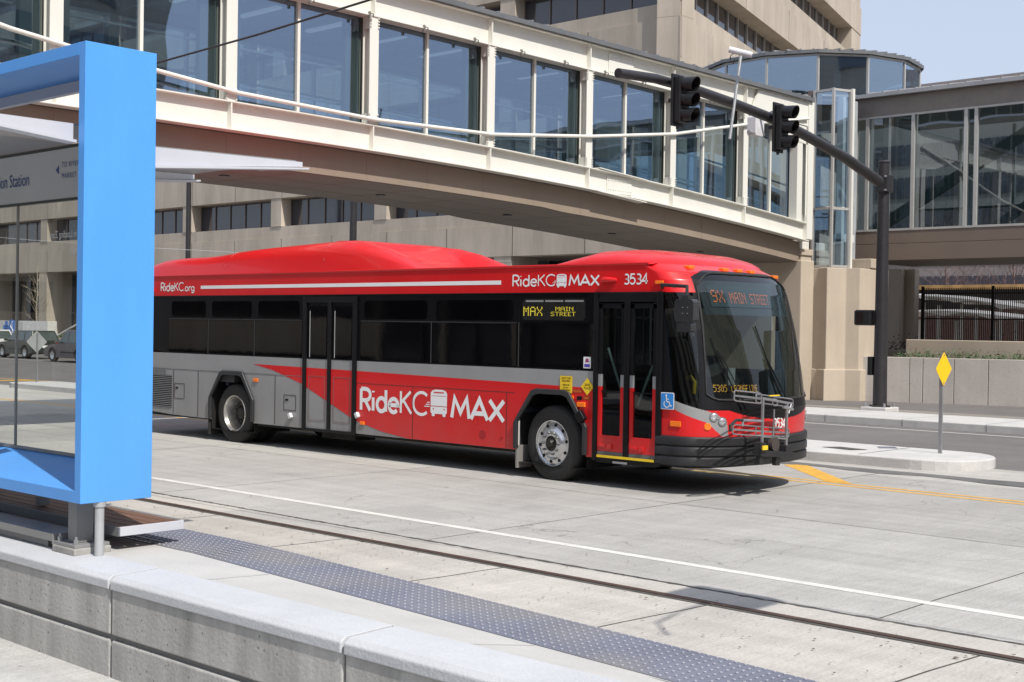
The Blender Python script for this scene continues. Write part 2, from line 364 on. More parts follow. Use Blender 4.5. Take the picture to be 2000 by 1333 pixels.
# geometric stroke letters (unit cap height): (advance, [polylines])
G = {
 'R': (.62, [[(.05, 0), (.05, 1)], [(.05, 1), (.27, 1)]+arc(.27, .73, .25, 90, -90, 12, .27)+[(.05, .46)], [(.26, .46), (.52, 0)]]),
 'i': (.20, [[(.05, 0), (.05, .62)], [(.05, .86), (.05, .93)]]),
 'd': (.60, [[(.49, 0), (.49, 1)], arc(.27, .31, .22, 0, 360, 20, .31)]),
 'e': (.58, [[(.05, .33), (.49, .33)]+arc(.27, .31, .22, 5, 320, 18, .31)]),
 'K': (.60, [[(.05, 0), (.05, 1)], [(.52, 1), (.07, .48)], [(.18, .58), (.56, 0)]]),
 'C': (.74, [arc(.44, .5, .39, 48, 312, 20, .5)]),
 'M': (.90, [[(.02, 0), (.14, 1), (.42, .28), (.70, 1), (.82, 0)]]),
 'A': (.80, [[(.0, 0), (.37, 1), (.74, 0)], [(.13, .30), (.61, .30)]]),
 'X': (.74, [[(.02, 0), (.64, 1)], [(.02, 1), (.64, 0)]]),
 '.': (.18, [[(.05, 0), (.05, .07)]]),
 'o': (.56, [arc(.26, .31, .21, 0, 360, 20, .31)]),
 'r': (.36, [[(.05, 0), (.05, .62)], arc(.24, .42, .19, 170, 60, 6, .19)]),
 'g': (.58, [arc(.26, .31, .21, 0, 360, 20, .31), [(.47, .62), (.47, -.08)]+arc(.26, -.08, .21, 0, -150, 10, .20)]),
 '3': (.62, [arc(.28, .74, .22, 130, -80, 12, .25)+arc(.28, .25, .25, 85, -140, 14, .25)]),
 '5': (.62, [[(.50, 1), (.13, 1), (.08, .56)]+arc(.27, .32, .26, 118, -145, 14, .32)]),
 '4': (.64, [[(.42, 0), (.42, 1), (.03, .28), (.58, .28)]]),
}
def strokes(mb, s, x, z, h, wd, mp, sx=1., bold=None, gap=0., fit=None):
    if fit is not None:
        tot = sum(G[c][0] for c in s)-.12*1; sx = (fit-x)/(h*tot)
    q_ = 0
    for ci, ch in enumerate(s):
        adv, pl = G[ch]; ww = wd*(bold[ci] if bold else 1)
        for line in pl:
            q_ += 1
            pts = [(x+p[0]*h*sx, z+p[1]*h) for p in line]; pts = [p for k, p in enumerate(pts) if k == 0 or abs(p[0]-pts[k-1][0])+abs(p[1]-pts[k-1][1]) > 1e-5]; n = len(pts); L_, R_ = [], []
            for i in range(n):
                a = Vector(pts[max(i-1, 0)]); b = Vector(pts[min(i+1, n-1)]); p = Vector(pts[i])
                if 0 < i < n-1:
                    d1 = (p-a).normalized(); d2 = (b-p).normalized(); t = (d1+d2)
                    t = t.normalized() if t.length > 1e-4 else d1; k = min(1/max(t.dot(d1), .3), 2.2)
                else: t = (b-a).normalized(); k = 1
                nn = Vector((-t.y, t.x))*ww/2*k; L_.append(p+nn); R_.append(p-nn)
            for i in range(n-1):
                mb.quad(*[mp(q.x, q.y, -.00025*(q_ % 4)-.00012*(i % 2)) for q in (L_[i], L_[i+1], R_[i+1], R_[i])])
        x += adv*h*sx+gap
    return x
def rrect(x0, x1, z0, z1, r, n=5):
    return (arc(x1-r, z1-r, r, 0, 90, n)+arc(x0+r, z1-r, r, 90, 180, n)+arc(x0+r, z0+r, r, 180, 270, n)+arc(x1-r, z0+r, r, 270, 360, n))
FONT5 = {'M': "10001 11011 10101 10101 10001 10001 10001", 'A': "01110 10001 10001 11111 10001 10001 10001", 'X': "10001 10001 01010 00100 01010 10001 10001",
 'I': "111 010 010 010 010 010 111", 'N': "10001 11001 10101 10011 10001 10001 10001", 'S': "01111 10000 10000 01110 00001 00001 11110",
 'T': "11111 00100 00100 00100 00100 00100 00100", 'R': "11110 10001 10001 11110 10100 10010 10001", 'E': "1111 1000 1000 1110 1000 1000 1111",
 'O': "01110 10001 10001 10001 10001 10001 01110", 'G': "01110 10001 10000 10111 10001 10001 01110", 'L': "1000 1000 1000 1000 1000 1000 1111",
 '3': "1110 0001 0001 0110 0001 0001 1110", '5': "1111 1000 1110 0001 0001 0001 1110", '0': "0110 1001 1001 1001 1001 1001 0110", ' ': "00 00 00 00 00 00 00",
 '9': "01110 10001 10001 01111 00001 00001 01110"}
def led(mb, s, x, z, pitch, mp, pz=None, dot=.78):
    pz = pz or pitch
    for ch in s:
        rows = FONT5[ch].split()
        for j, row in enumerate(rows):
            for i, c in enumerate(row):
                if c == '1':
                    a, b = x+i*pitch, z-j*pz
                    mb.quad(mp(a, b, 0), mp(a+pitch*dot, b, 0), mp(a+pitch*dot, b-pz*dot, 0), mp(a, b-pz*dot, 0))
        x += (len(rows[0])+1)*pitch
    return x

# ================================================================== SETTING
def gz(x):
    t = min(max((-x-34)/28, 0), 1); return -.20*t*t*(3-2*t)
def strip(mb, y0, y1, x0, x1, dz=0., step=2.):
    n = max(1, int(abs(x1-x0)/step)); vs = []; 
    for i in range(n+1):
        x = x0+(x1-x0)*i/n; a = y0(x) if callable(y0) else y0; b = y1(x) if callable(y1) else y1
        vs += [(x, a, gz(x)+dz), (x, b, gz(x)+dz)]
    return mb.add(vs, [(2*i, 2*i+2, 2*i+3, 2*i+1) for i in range(n)])
g = MB(); 
for (a, b, c, d) in ((-900, 700, -900, 1200),): g.quad((a, c, -1.3), (b, c, -1.3), (b, d, -1.3), (a, d, -1.3))
struct('ground', g, TANP)
g = MB(); g.quad((-60, -70, -.39), (40, -70, -.39), (40, 4.72, -.39), (-60, 4.72, -.39)); struct('near_pavement', g, SIDEC)
road = struct('road', strip(MB(), 8.45, 19.2, -200, 60), ROADC)
struct('far_lanes', strip(MB(), 19.2, 39.5, -200, 60), ASPH, road)
struct('track_bed', strip(MB(), 5.8, 8.45, -200, 60), TRACKC, road)
SLABM = [road_mat('slab_%s' % n_, c_, crack=True) for n_, c_ in (('pale', (.425, .415, .385)), ('mid', (.385, .375, .355)), ('dark', (.355, .345, .325)))]
SLABT = [road_mat('tslab_%s' % n_, c_, crack=False) for n_, c_ in (('pale', (.475, .45, .41)), ('mid', (.445, .42, .385)), ('dark', (.40, .385, .36)))]
sl_m = [MB() for _ in range(6)]; rs = random.Random(5)
for k in range(-14, 8):
    x = -5.55+2.02*k
    for y0, y1 in ((6.2, 8.0), (8.10, 8.44)): sl_m[3+rs.choice((0, 1, 1, 2))].quad((x, y0, .0018), (x+2.02, y0, .0018), (x+2.02, y1, .0018), (x, y1, .0018))
for k in range(-6, 6):
    x = -4.3+4.55*k
    for y0, y1 in ((8.46, 12.34), (12.36, 17.0)): sl_m[rs.choice((0, 1, 1, 2))].quad((x, y0, .0018), (x+4.55, y0, .0018), (x+4.55, y1, .0018), (x, y1, .0018))
for k in range(6): struct('paving_slab', sl_m[k], (SLABM+SLABT)[k], road)
jn = MB()
for k in range(-18, 8):
    x = -5.55+2.02*k; pts = []
    for i in range(7):
        y = 6.15+(8.0-6.15)*i/6; pts.append((x+random.uniform(-.012, .012)+.03*i, y))
    for a, b in zip(pts, pts[1:]): jn.quad((a[0]-.009, a[1], .003), (a[0]+.009, a[1], .003), (b[0]+.009, b[1], .003), (b[0]-.009, b[1], .003))
for k in range(-10, 6):
    x = -4.3+4.55*k; pts = [(x+random.uniform(-.012, .012)+.01*i, 8.5+i*1.1) for i in range(9 if k % 2 else 5)]
    for a, b in zip(pts, pts[1:]): jn.quad((a[0]-.007, a[1], .003), (a[0]+.007, a[1], .003), (b[0]+.007, b[1], .003), (b[0]-.007, b[1], .003))
# long joints parallel to the kerb
def wavy(mb, y, x0, x1, w0, dz=.003, st=.12, jit=.4):
    n = int((x1-x0)/st); vs = []
    for i in range(n+1):
        x = x0+(x1-x0)*i/n; a = w0*(1+random.uniform(-jit, jit)); b = w0*(1+random.uniform(-jit, jit)); vs += [(x, y-a, dz+gz(x)), (x, y+b, dz+gz(x))]
    mb.add(vs, [(2*i, 2*i+2, 2*i+3, 2*i+1) for i in range(n)])
wavy(jn, 8.45, -30, 8, .017, jit=.9, st=.06); wavy(jn, 8.47, -30, 8, .008, .0033, jit=1.4, st=.08); wavy(jn, 12.35, -30, 8, .006); 
struct('slab_joint', jn, DJOINT, road)
WHITE_L = strip(MB(), 9.19, 9.30, -200, 60, .004); struct('lane_line', WHITE_L, WPAINT, road)
struct('far_lane_line', strip(MB(), lambda x: 25.45 if x > -26 else 25.45+min(9.3, (-26-x)*.4), lambda x: 25.55 if x > -26 else 25.55+min(9.3, (-26-x)*.4), -200, 60, .004), WPAINT, road)
yl = MB(); strip(yl, 15.42, 15.51, -200, 60, .004); strip(yl, 15.65, 15.74, -200, 60, .004)
strip(yl, 21.55, 21.70, -90, -38.5, .004); 
yl.quad((-42.5, 19.3, gz(-42)+.012), (-41.9, 19.3, gz(-42)+.012), (-41, 21.5, gz(-41)+.012), (-41.8, 21.5, gz(-41)+.012))
yl.quad((-10.30, 17.22, .004), (-10.08, 17.48, .004), (-8.40, 15.76, .004), (-8.80, 15.76, .004))
yl.quad((-6.2, 19.6, .004), (60, 19.6, .004), (60, 19.75, .004), (-6.5, 19.75, .004)); yl.quad((-6.2, 20.0, .004), (60, 20.0, .004), (60, 20.12, .004), (-6.5, 20.12, .004))
struct('yellow_lines', yl, YPAINT, road)
def rail(y):
    r = thing_rail
    h_ = strip(MB(), y-.035, y+.035, -200, 60, .010, 3); struct('rail_head', h_, STEELR, r)
    f_ = strip(MB(), y-.085, y-.035, -200, 60, .005, 3); strip(f_, y+.035, y+.05, -200, 60, .005, 3); struct('flangeway', f_, DJOINT, r)
thing_rail = thing('tram_track', 'rusty brown tram rails set flush in the pale concrete beside the platform', 'rail')
rail(8.05); rail(6.615)
# leaf litter and grit along the rail
lt = MB()
for i in range(620):
    x = random.uniform(-14, 1); y = random.choice((random.gauss(7.5, .28), random.gauss(7.9, .1), random.uniform(6.9, 9.1)))
    s_ = random.uniform(.004, .014)*(1+.8*(random.random() < .07)); a = random.uniform(0, 6.28); z_ = .012+gz(x)
    lt.add([(x+s_*math.cos(a+t)*random.uniform(.6, 1.4), y+s_*math.sin(a+t)*random.uniform(.6, 1.4), z_+random.uniform(0, .006)) for t in (0, 2.1, 4.2)], [(0, 1, 2)])
lt.build('leaf_litter', mat('dead_leaves', (.10, .06, .04), .9), kind='stuff')
# wet gutter beside the median
wg = MB()
def blob(mb, cx_, cy_, rx, ry, z, n=28, j=.18):
    mb.prism([(cx_+rx*math.cos(t)*(1+random.uniform(-j, j)), cy_+ry*math.sin(t)*(1+random.uniform(-j, j))) for t in (2*math.pi*i/n for i in range(n))], XY(z), 0, 0)
ptsu = [(-13, 17.35)]+[(-12.2+i*.5, 17.30+.10*math.sin(i*1.7)+random.uniform(-.05, .05)-.03*max(0, i-8)) for i in range(20)]
ptsl = [(-2.4-i*.5, 18.6-(.09*i if i < 10 else .9)+random.uniform(-.04, .04)) for i in range(21)]
wg.prism(ptsu+ptsl, XY(.005), 0, 0); struct('wet_gutter', wg, KERBD, road)
# median island
isl = []
for i in range(15):
    t = -90+180*i/14; isl.append((-8.75+.82*math.cos(R(t)), 19.05+(.92 if t < 0 else .95)*math.sin(R(t))))
out = [(-36.7, 18.35), (-12, 18.05)]+isl+[(-36.7, 20.0)]+[(-36.9-.5*math.cos(R(t)), 19.2+.8*math.sin(R(t))) for t in (60, 30, 0, -30, -60)]
mi = MB(); mi.prism(out, lambda u, v, d: (u, v, d+gz(u)), -.1, .15)
med = struct('median_island', mi, KERB, None, bevel=.035)
mj = MB()
for x in (-9.6, -13.5, -18, -24, -30): mj.quad((x-.008, 18.2, .1545+gz(x)), (x+.008, 18.2, .1545+gz(x)), (x+.008, 19.9, .1545+gz(x)), (x-.008, 19.9, .1545+gz(x)))
mj.prism([(-10.6, 18.85), (-10.0, 18.72), (-9.85, 19.0), (-10.4, 19.12)], XY(.1555), 0, 0)
struct('island_joint', mj, DJOINT, med)
# far pavement with kerb
fp = MB(); fp.prism([(60, 26.3), (60, 28.6), (-24.9, 28.6), (-24, 26.3)], XY(0), -.3, .15)
for pg in ([(60, 28.6), (60, 34.8), (-28, 34.8), (-24.9, 28.6)], [(60, 34.8), (60, 60), (-34, 60), (-34, 38.6), (-28, 34.8)]):
    fp.prism(pg, lambda u, v, d: (u, v, d-.28*min(1, max(0, (v-28.6)/6.2))), -.3, .15)
far = struct('far_pavement', fp, TANP)
fk = MB(); fk.prism([(60, 26.27), (60, 28.6), (-24.5, 28.6), (-24.0, 26.27)], XY(0), -.2, .155); struct('kerb_slab', fk, KERB, far, bevel=.02)
kj = MB()
for i in range(30):
    x = -22+i*1.83; kj.quad((x-.006, 26.264, 0), (x+.006, 26.264, 0), (x+.006, 26.264, .15), (x-.006, 26.264, .15)); kj.quad((x-.006, 26.27, .158), (x+.006, 26.27, .158), (x+.006, 28.5, .158), (x-.006, 28.5, .158))
kj.quad((-20, 28.6, .159), (20, 28.6, .159), (20, 28.64, .159), (-20, 28.64, .159)); struct('kerb_joint', kj, DJOINT, far)
fl = strip(MB(), 38.6, 60, -200, -34, .13)
lv = []; n = 60
for i in range(n+1): x = -200+166*i/n; lv += [(x, 38.6, gz(x)-.1), (x, 38.6, gz(x)+.13)]
fl.add(lv, [(2*i, 2*i+1, 2*i+3, 2*i+2) for i in range(n)]); struct('building_pavement', fl, SIDEC)

# ================================================================== STATION PLATFORM
pf = thing('station_platform', 'raised concrete tram platform with a block retaining wall and grey tactile edge', 'platform', (-6, 5.2, 0))
def zt(x):
    t = min(max((x+8.2)/9.5, 0), 1); return .30-.245*t
top = MB(); n = 80
ys = (5.02, 5.25, 5.53)
vs = []
for i in range(n+1):
    x = -40+54*i/n
    for y in ys: vs.append((x, y, .295+(zt(x)-.30)*(y-5.02)/.51))
    vs += [(x, 6.12, zt(x)-.005), (x, 6.12, -.1)]
m_ = 5
top.add(vs, [(i*m_+k, (i+1)*m_+k, (i+1)*m_+k+1, i*m_+k+1) for i in range(n) for k in range(m_-1)])
top.build('platform_deck', PLAT, pf)
pj = MB()
for k in range(-8, 8):
    x = -4.9+2.44*k
    pj.quad((x-.004, 5.03, .2985), (x+.004, 5.03, .2985), (x+.03, 5.52, zt(x)-.001), (x+.022, 5.52, zt(x)-.001))
pj.build('deck_joint', mat('pale_joint', (.38, .37, .35), .9), pf)
x = -7.9-2.4*6
while x < 6:
    a, b = x+.012, x+2.4-.012
    MB().box(a, b, 4.66, 4.95, -.105, .225).build('wall_block', CONC, pf, bevel=.012)
    MB().box(a, b, 4.66, 4.95, -.5, -.14).build('wall_block', CONC, pf, bevel=.012)
    cpn = MB(); cpn.prism([(4.645, .2), (4.645, .262), (4.682, .290), (5.03, .30), (5.03, .2)], YZ(a), 0, b-a); cpn.build('coping', COPE, pf, bevel=.008)
    x += 2.4
MB().box(-40, 10, 4.685, 5.5, -.5, .195).build('wall_core', mat('groove_concrete', (.19, .19, .185), .9), pf)
# tactile tiles with domes
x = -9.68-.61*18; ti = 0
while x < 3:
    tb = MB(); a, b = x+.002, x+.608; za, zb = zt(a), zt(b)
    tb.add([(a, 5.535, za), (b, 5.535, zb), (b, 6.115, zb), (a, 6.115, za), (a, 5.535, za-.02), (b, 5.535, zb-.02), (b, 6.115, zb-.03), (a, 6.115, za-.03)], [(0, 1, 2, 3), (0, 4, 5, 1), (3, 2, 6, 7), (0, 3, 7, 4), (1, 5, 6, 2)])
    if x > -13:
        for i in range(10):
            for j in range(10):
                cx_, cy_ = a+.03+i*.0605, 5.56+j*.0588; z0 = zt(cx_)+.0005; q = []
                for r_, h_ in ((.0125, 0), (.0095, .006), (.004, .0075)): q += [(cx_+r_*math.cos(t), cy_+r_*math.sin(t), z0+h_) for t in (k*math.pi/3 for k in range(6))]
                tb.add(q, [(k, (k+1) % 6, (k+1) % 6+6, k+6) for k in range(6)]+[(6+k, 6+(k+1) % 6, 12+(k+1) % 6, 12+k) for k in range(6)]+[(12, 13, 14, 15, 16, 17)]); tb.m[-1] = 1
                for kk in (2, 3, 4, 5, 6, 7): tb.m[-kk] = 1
    tb.build('tactile_tile', [TACT, mat('worn_dome_highlight', (.34, .35, .39), .5)], pf, smooth=50); x += .61  # paler dome tops paint in highlights as well as wear
# small metal plate on the wall at the picture's left edge
MB().box(-9.75, -9.63, 4.625, 4.644, -.36, .16).build('cover_plate', STEEL, pf, bevel=.004)

# ================================================================== SHELTER
sh = thing('platform_shelter', 'bright blue framed glass tram shelter on the raised platform', 'shelter', (-9.6, 5.1, .3))
X0, Y0s, Y1s = -8.56, 4.80, 5.375
XL = -14.6
MB().box(X0-.085, X0, Y0s, Y1s, .69, 3.975).build('frame_post', BLUE, sh, bevel=.003)
MB().box(XL, XL+.085, Y0s, Y1s, .69, 3.975).build('frame_post', BLUE, sh, bevel=.003)
MB().box(XL+.086, X0-.086, Y0s, Y1s, 3.885, 3.975).build('top_beam', BLUE, sh, bevel=.003)
sb_ = MB(); sb_.prism([(Y0s, .69), (Y0s, .775), (Y1s, .905), (Y1s, .69)], YZ(XL+.086), 0, X0-.172-XL); sb_.build('bottom_beam', BLUE, sh, bevel=.003)
MB().quad((XL+.1, 5.366, .905), (X0-.09, 5.366, .905), (X0-.09, 5.366, 2.97), (XL+.1, 5.366, 2.97)).build('glass_pane', PGLASS, sh, recalc=False)
gj = MB(); gj.box(-10.655, -10.642, 5.355, 5.376, .906, 2.97); gj.box(XL+.1, X0-.09, 5.352, 5.378, .906, .93); gj.build('glass_joint', mat('joint_grey', (.24, .24, .22), .6), sh)
sg = MB().box(XL+.1, X0-.088, 5.35, 5.38, 2.975, 3.375).build('name_panel', FRIT, sh)
MB().box(XL+.1, X0-.088, 5.345, 5.385, 3.376, 3.40).build('panel_rail', mat('rail_dark', (.03, .035, .03), .5), sh)
MB().box(XL+.1, X0-.088, 5.346, 5.384, 2.955, 2.974).build('panel_rail', mat('rail_dark', (.03, .035, .03), .5), sh)
NAVY = mat('sign_navy', (.03, .07, .20), .5)
text_mesh('station_lettering', 'Union Station', NAVY, (-10.42, 5.346, 3.115), (1, 0, 0), (0, 0, 1), .155, sh, .80, 'RIGHT', 0, 1.0)
text_mesh('direction_lettering', 'TO RIVER', NAVY, (-9.885, 5.346, 3.225), (1, 0, 0), (0, 0, 1), .062, sh, .85, 'LEFT', 0, 1.25)
text_mesh('direction_lettering', 'MARKET', NAVY, (-9.885, 5.346, 3.135), (1, 0, 0), (0, 0, 1), .062, sh, .85, 'LEFT', 0, 1.25)
MB().prism([(-9.985, 3.21), (-9.935, 3.245), (-9.935, 3.175)], XZ(5.346), 0, .002).build('direction_arrow', NAVY, sh)
ET = mat('etched_white', (.55, .57, .57), .5)
text_mesh('etched_lettering', 'or Parking in Loading Zone', ET, (-9.35, 5.355, 2.66), (-1, 0, 0), (0, 0, 1), .085, sh, .8, 'LEFT')
text_mesh('etched_lettering', 'ance No. 1404', ET, (-9.35, 5.355, 2.53), (-1, 0, 0), (0, 0, 1), .085, sh, .8, 'LEFT')
# canopy beams and glass
for xb in (X0-.10, -10.22, -11.8, -13.4):
    c = MB()
    c.prism([(5.40, 3.16), (5.40, 3.30), (6.82, 3.33), (6.82, 3.29)], YZ(xb), -.04, 0); c.prism([(5.40, 3.14), (6.86, 3.27), (6.86, 3.285), (5.40, 3.16)], YZ(xb-.02), -.06, .06)
    c.build('canopy_beam', ARMW, sh)
    c = MB(); c.prism([(4.79, 3.28), (4.79, 3.40), (3.75, 3.40), (3.75, 3.36)], YZ(xb-.04), -.035, .0); c.prism([(4.79, 3.26), (4.79, 3.28), (3.72, 3.36), (3.72, 3.35)], YZ(xb-.05), -.06, .06)
    c.build('canopy_beam', ARMW, sh)
cg_ = MB(); cg_.add([(XL, 5.42, 3.305), (X0-.16, 5.42, 3.305), (X0-.16, 6.80, 3.335), (XL, 6.80, 3.335), (XL, 5.42, 3.317), (X0-.16, 5.42, 3.317), (X0-.16, 6.80, 3.347), (XL, 6.80, 3.347)], [(0, 1, 2, 3), (4, 7, 6, 5), (0, 4, 5, 1), (2, 6, 7, 3), (1, 5, 6, 2), (0, 3, 7, 4)])
cg_.build('canopy_glass', CGLASS, sh)
cg_ = MB().box(XL, X0-.2, 5.39, 6.4, 3.42, 3.43); 
fx = MB()
for i in range(6): fx.box(-9.05-.0*i, -8.97, 5.55+.22*i, 5.60+.22*i, 3.27, 3.30)
fx.build('canopy_fixing', ALU, sh)
MB().box(XL+.2, X0-.25, 3.75, 5.34, 3.405, 3.42).build('canopy_glass', CGLASS, sh)
lp_ = MB().box(XL+.1, X0-.1, 5.31, 5.365, 3.80, 3.884); lp_.build('top_rail', ARMW, sh)
# feet
def foot(x, y):
    MB().box(x-.16, x+.16, y-.14, y+.16, .29, .345).build('grout_pad', wall_mat('grout', (.34, .33, .31), .25) if 'grout' not in MATS else MATS['grout'], sh, bevel=.01)
    MB().box(x-.15, x+.15, y-.13, y+.15, .345, .37).build('base_plate', POSTG, sh, bevel=.003)
    MB().box(x-.06, x+.06, y-.07, y+.07, .37, .69).build('post_foot', POSTG, sh, bevel=.006)
    b = MB()
    for i in (-1, 1):
        for j in (-1, 1): b.cyl((x+i*.115, y+j*.10, .37), (x+i*.115, y+j*.10, .405), .018, n=6); b.cyl((x+i*.115, y+j*.10, .405), (x+i*.115, y+j*.10, .425), .01, n=8)
    b.build('anchor_bolt', STEEL, sh)
foot(-8.87, 4.98); foot(-14.3, 4.98)
MB().box(-10.16, -10.08, 5.30, 5.38, .48, .70).build('post_foot', POSTG, sh, bevel=.004)
dp = MB(); dp.cyl((-8.60, 4.975, .29), (-8.60, 4.975, .655), .033, n=24); dp.cyl((-8.60, 4.975, .655), (-8.60, 4.975, .69), .043, n=24); dp.build('downpipe', mat('pipe_grey', (.42, .43, .44), .4, metal=.3), sh, smooth=40)
# low bench and cable trunking
be = thing('low_bench', 'low slatted brown timber bench with a pale metal end plate under the shelter', 'bench', (-11, 5.45, .3))
for i in range(5):
    y = 5.205+i*.105
    MB().box(-16, -8.70, y, y+.095, .44, .468).build('slat', WOOD, be, bevel=.004)
MB().box(-8.698, -8.675, 5.19, 5.735, .405, .472).build('end_plate', ARMW, be, bevel=.003)
MB().box(-16, -8.70, 5.19, 5.203, .40, .468).build('side_rail', POSTG, be)
for x in (-9.3, -11.2, -13.1): MB().box(x-.04, x+.04, 5.25, 5.65, .30, .44).build('support', POSTG, be)
tk = thing('cable_trunking', 'flat pale grey metal trunking running along the platform behind the shelter post', 'trunking', (-11, 4.95, .3))
MB().box(-17, -9.06, 4.86, 5.10, .405, .413).build('lid', STEEL, tk)
MB().box(-17, -9.06, 4.855, 4.86, .36, .413).build('side', POSTG, tk); MB().box(-9.06, -9.05, 4.855, 5.10, .34, .414).build('end_cap', POSTG, tk); MB().box(-17, -9.2, 4.9, 5.05, .30, .36).build('bearer', POSTG, tk)

# ================================================================== SKYWALK BRIDGE over the street
br = thing('skywalk_bridge', 'off-white steel and glass covered footbridge arching over the street', 'footbridge', (-18.7, 14, 0))
def dzc(y):   # camber
    t = max(0, (y-12.5)/17); return -.72*t**2.1
YP = [14.82+2.885*k for k in range(-7, 6)]      # post lines
YP[-1] = 29.2
def zb(y): return 5.40+dzc(y)                  # top of the bottom chord
def zbb(y): return zb(y)-.445
def ztc(y): return 7.22+.15*max(-1, dzc(y))    # underside of the top chord
ZTT = 7.74
ya, yb_ = YP[0]-2, 29.3
NS = 60; yy = [ya+(yb_-ya)*i/NS for i in range(NS+1)]
def ribbon(mb, x0, x1, lo, hi, ylist=None):
    ylist = ylist or yy; vs = []
    for y in ylist:
        a, b = (lo(y) if callable(lo) else lo), (hi(y) if callable(hi) else hi)
        vs += [(x0, y, a), (x1, y, a), (x1, y, b), (x0, y, b)]
    m = len(ylist); fs = []
    for i in range(m-1):
        for k in range(4): fs.append((4*i+k, 4*i+(k+1) % 4, 4*i+4+(k+1) % 4, 4*i+4+k))
    fs += [(0, 3, 2, 1), (4*m-4, 4*m-3, 4*m-2, 4*m-1)]
    return mb.add(vs, fs)
def truss(xf, sgn):
    """xf outer face; sgn -1 means inward is -X"""
    i_ = lambda d: xf+sgn*d
    for nm, lo, hi in (('bottom_chord', zbb, zb), ('top_chord', ztc, lambda y: ZTT)):
        c = MB()
        ribbon(c, i_(.115), i_(.13), lambda y: lo(y)+.02, lambda y: hi(y)-.02)
        ribbon(c, i_(0), i_(.25), lambda y: lo(y), lambda y: lo(y)+.02)
        ribbon(c, i_(0), i_(.25), lambda y: hi(y)-.02, lambda y: hi(y))
        for y in YP: c.box(min(i_(.005), i_(.24)), max(i_(.005), i_(.24)), y-.012, y+.012, lo(y)+.021, hi(y)-.021)
        c.build(nm, OFFW, br)
    for y in YP:
        c = MB(); z0, z1 = zb(y)+.001, ztc(y)-.001
        a, b = sorted((i_(.02), i_(.036))); c.box(a, b, y-.10, y+.10, z0, z1)
        a, b = sorted((i_(.0365), i_(.20))); c.box(a, b, y-.006, y+.006, z0, z1)
        a, b = sorted((i_(.2005), i_(.216))); c.box(a, b, y-.09, y+.09, z0, z1)
        for zz in (z0+.10, z1-.10):   # end gussets with bolts
            a, b = sorted((i_(.04), i_(.19))); c.box(a, b, y-.085, y-.07, zz-.1, zz+.1)
            if sgn == -1:
                for k in range(4):
                    for dy in (-.085, .085):
                        zq = zz-.075+k*.05; c.cyl((i_(.02), y+dy, zq), (i_(-.004), y+dy, zq), .013, n=6)
        c.build('post', OFFW, br)
XF = -16.90
truss(XF, -1); truss(-20.55, 1)
# windows
for i in range(len(YP)-1):
    a, b = YP[i]+.11, YP[i+1]-.11; m = (YP[i]+YP[i+1])/2
    for xg, xm in ((XF-.27, XF-.22), (-20.30, -20.36)):
        z0a, z0b = zb(a), zb(b)
        wv = MB(); gw = [(a, m-.03), (m+.03, b)]
        fr = MB(); fr.box(min(xg, xm)-.03, max(xg, xm), m-.028, m+.028, zb(m)-.03, ztc(m))
        fr.build('mullion', OFFW, br)
        for (c0, c1) in gw:
            g_ = MB(); g_.add([(xg, c0, zb(c0)-.03), (xg, c1, zb(c1)-.03), (xg, c1, ztc(c1)+.02), (xg, c0, ztc(c0)+.02)], [(0, 1, 2, 3)])
            g_.build('window', SGLASS, br, recalc=False)
    # dark inner frame heads
    fr = MB(); fr.box(XF-.42, XF-.29, YP[i]+.02, YP[i]+.34, zb(YP[i])-.2, ztc(a)+.1); fr.box(XF-.40, XF-.29, YP[i+1]-.40, YP[i+1]-.03, zb(YP[i+1])-.1, ztc(b)+.1)
    fr.box(XF-.36, XF-.29, YP[i]+.35, YP[i+1]-.41, ztc(m)-.10, ztc(m)+.05); fr.build('inner_frame', mat('frame_green_grey', (.10, .115, .10), .5), br)
# decks
c = MB(); ribbon(c, -20.2, XF-.30, lambda y: zbb(y)+.05, lambda y: zb(y)-.12); c.build('floor', mat('walk_floor', (.22, .23, .24), .5), br)
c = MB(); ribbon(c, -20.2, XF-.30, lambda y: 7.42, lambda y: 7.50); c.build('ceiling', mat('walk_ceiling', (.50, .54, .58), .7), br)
c = MB()
for i in range(len(YP)-1):
    for k in range(2): y = YP[i]+.4+k*1.4; c.box(-19.3, -18.2, y, y+.12, 7.36, 7.415)
c.build('ceiling_light', mat('light_fitting', (.75, .78, .8), .4, emit=(.9, .95, 1), estr=.15), br)
c = MB()
for i in range(len(YP)-1):
    for k in range(2): y = YP[i]+k*1.44; c.box(-20.1, XF-.45, y-.05, y+.05, 7.28, 7.419)
c.build('ceiling_rib', mat('rib_grey', (.36, .40, .42), .6), br)
c = MB()
for xr in (-17.5, -19.9):
    for dz in (.35, .95): ribbon(c, xr-.02, xr+.02, lambda y: zb(y)+dz, lambda y: zb(y)+dz+.035)
c.build('handrail', STEEL, br)
# roof
c = MB(); ribbon(c, XF+.02, XF+.08, lambda y: ZTT+.002, lambda y: ZTT+.085)
ribbon(c, -20.63, -20.57, lambda y: ZTT+.002, lambda y: ZTT+.085); c.build('roof_edge', mat('roof_edge_grey', (.16, .165, .17), .4, metal=.3), br)
c = MB(); vs = []
for y in yy: vs += [(XF+.08, y, ZTT+.087), (-18.7, y, ZTT+.33), (-20.63, y, ZTT+.087), (-18.7, y, ZTT+.05)]
m = len(yy); c.add(vs, [(4*i+k, 4*i+(k+1) % 4, 4*i+4+(k+1) % 4, 4*i+4+k) for i in range(m-1) for k in range(4)])
y = ya
while y < yb_: c.bar((XF+.08, y, ZTT+.10), (-18.7, y, ZTT+.345), .03, .03); y += .45
c.build('roof', ROOFM, br)
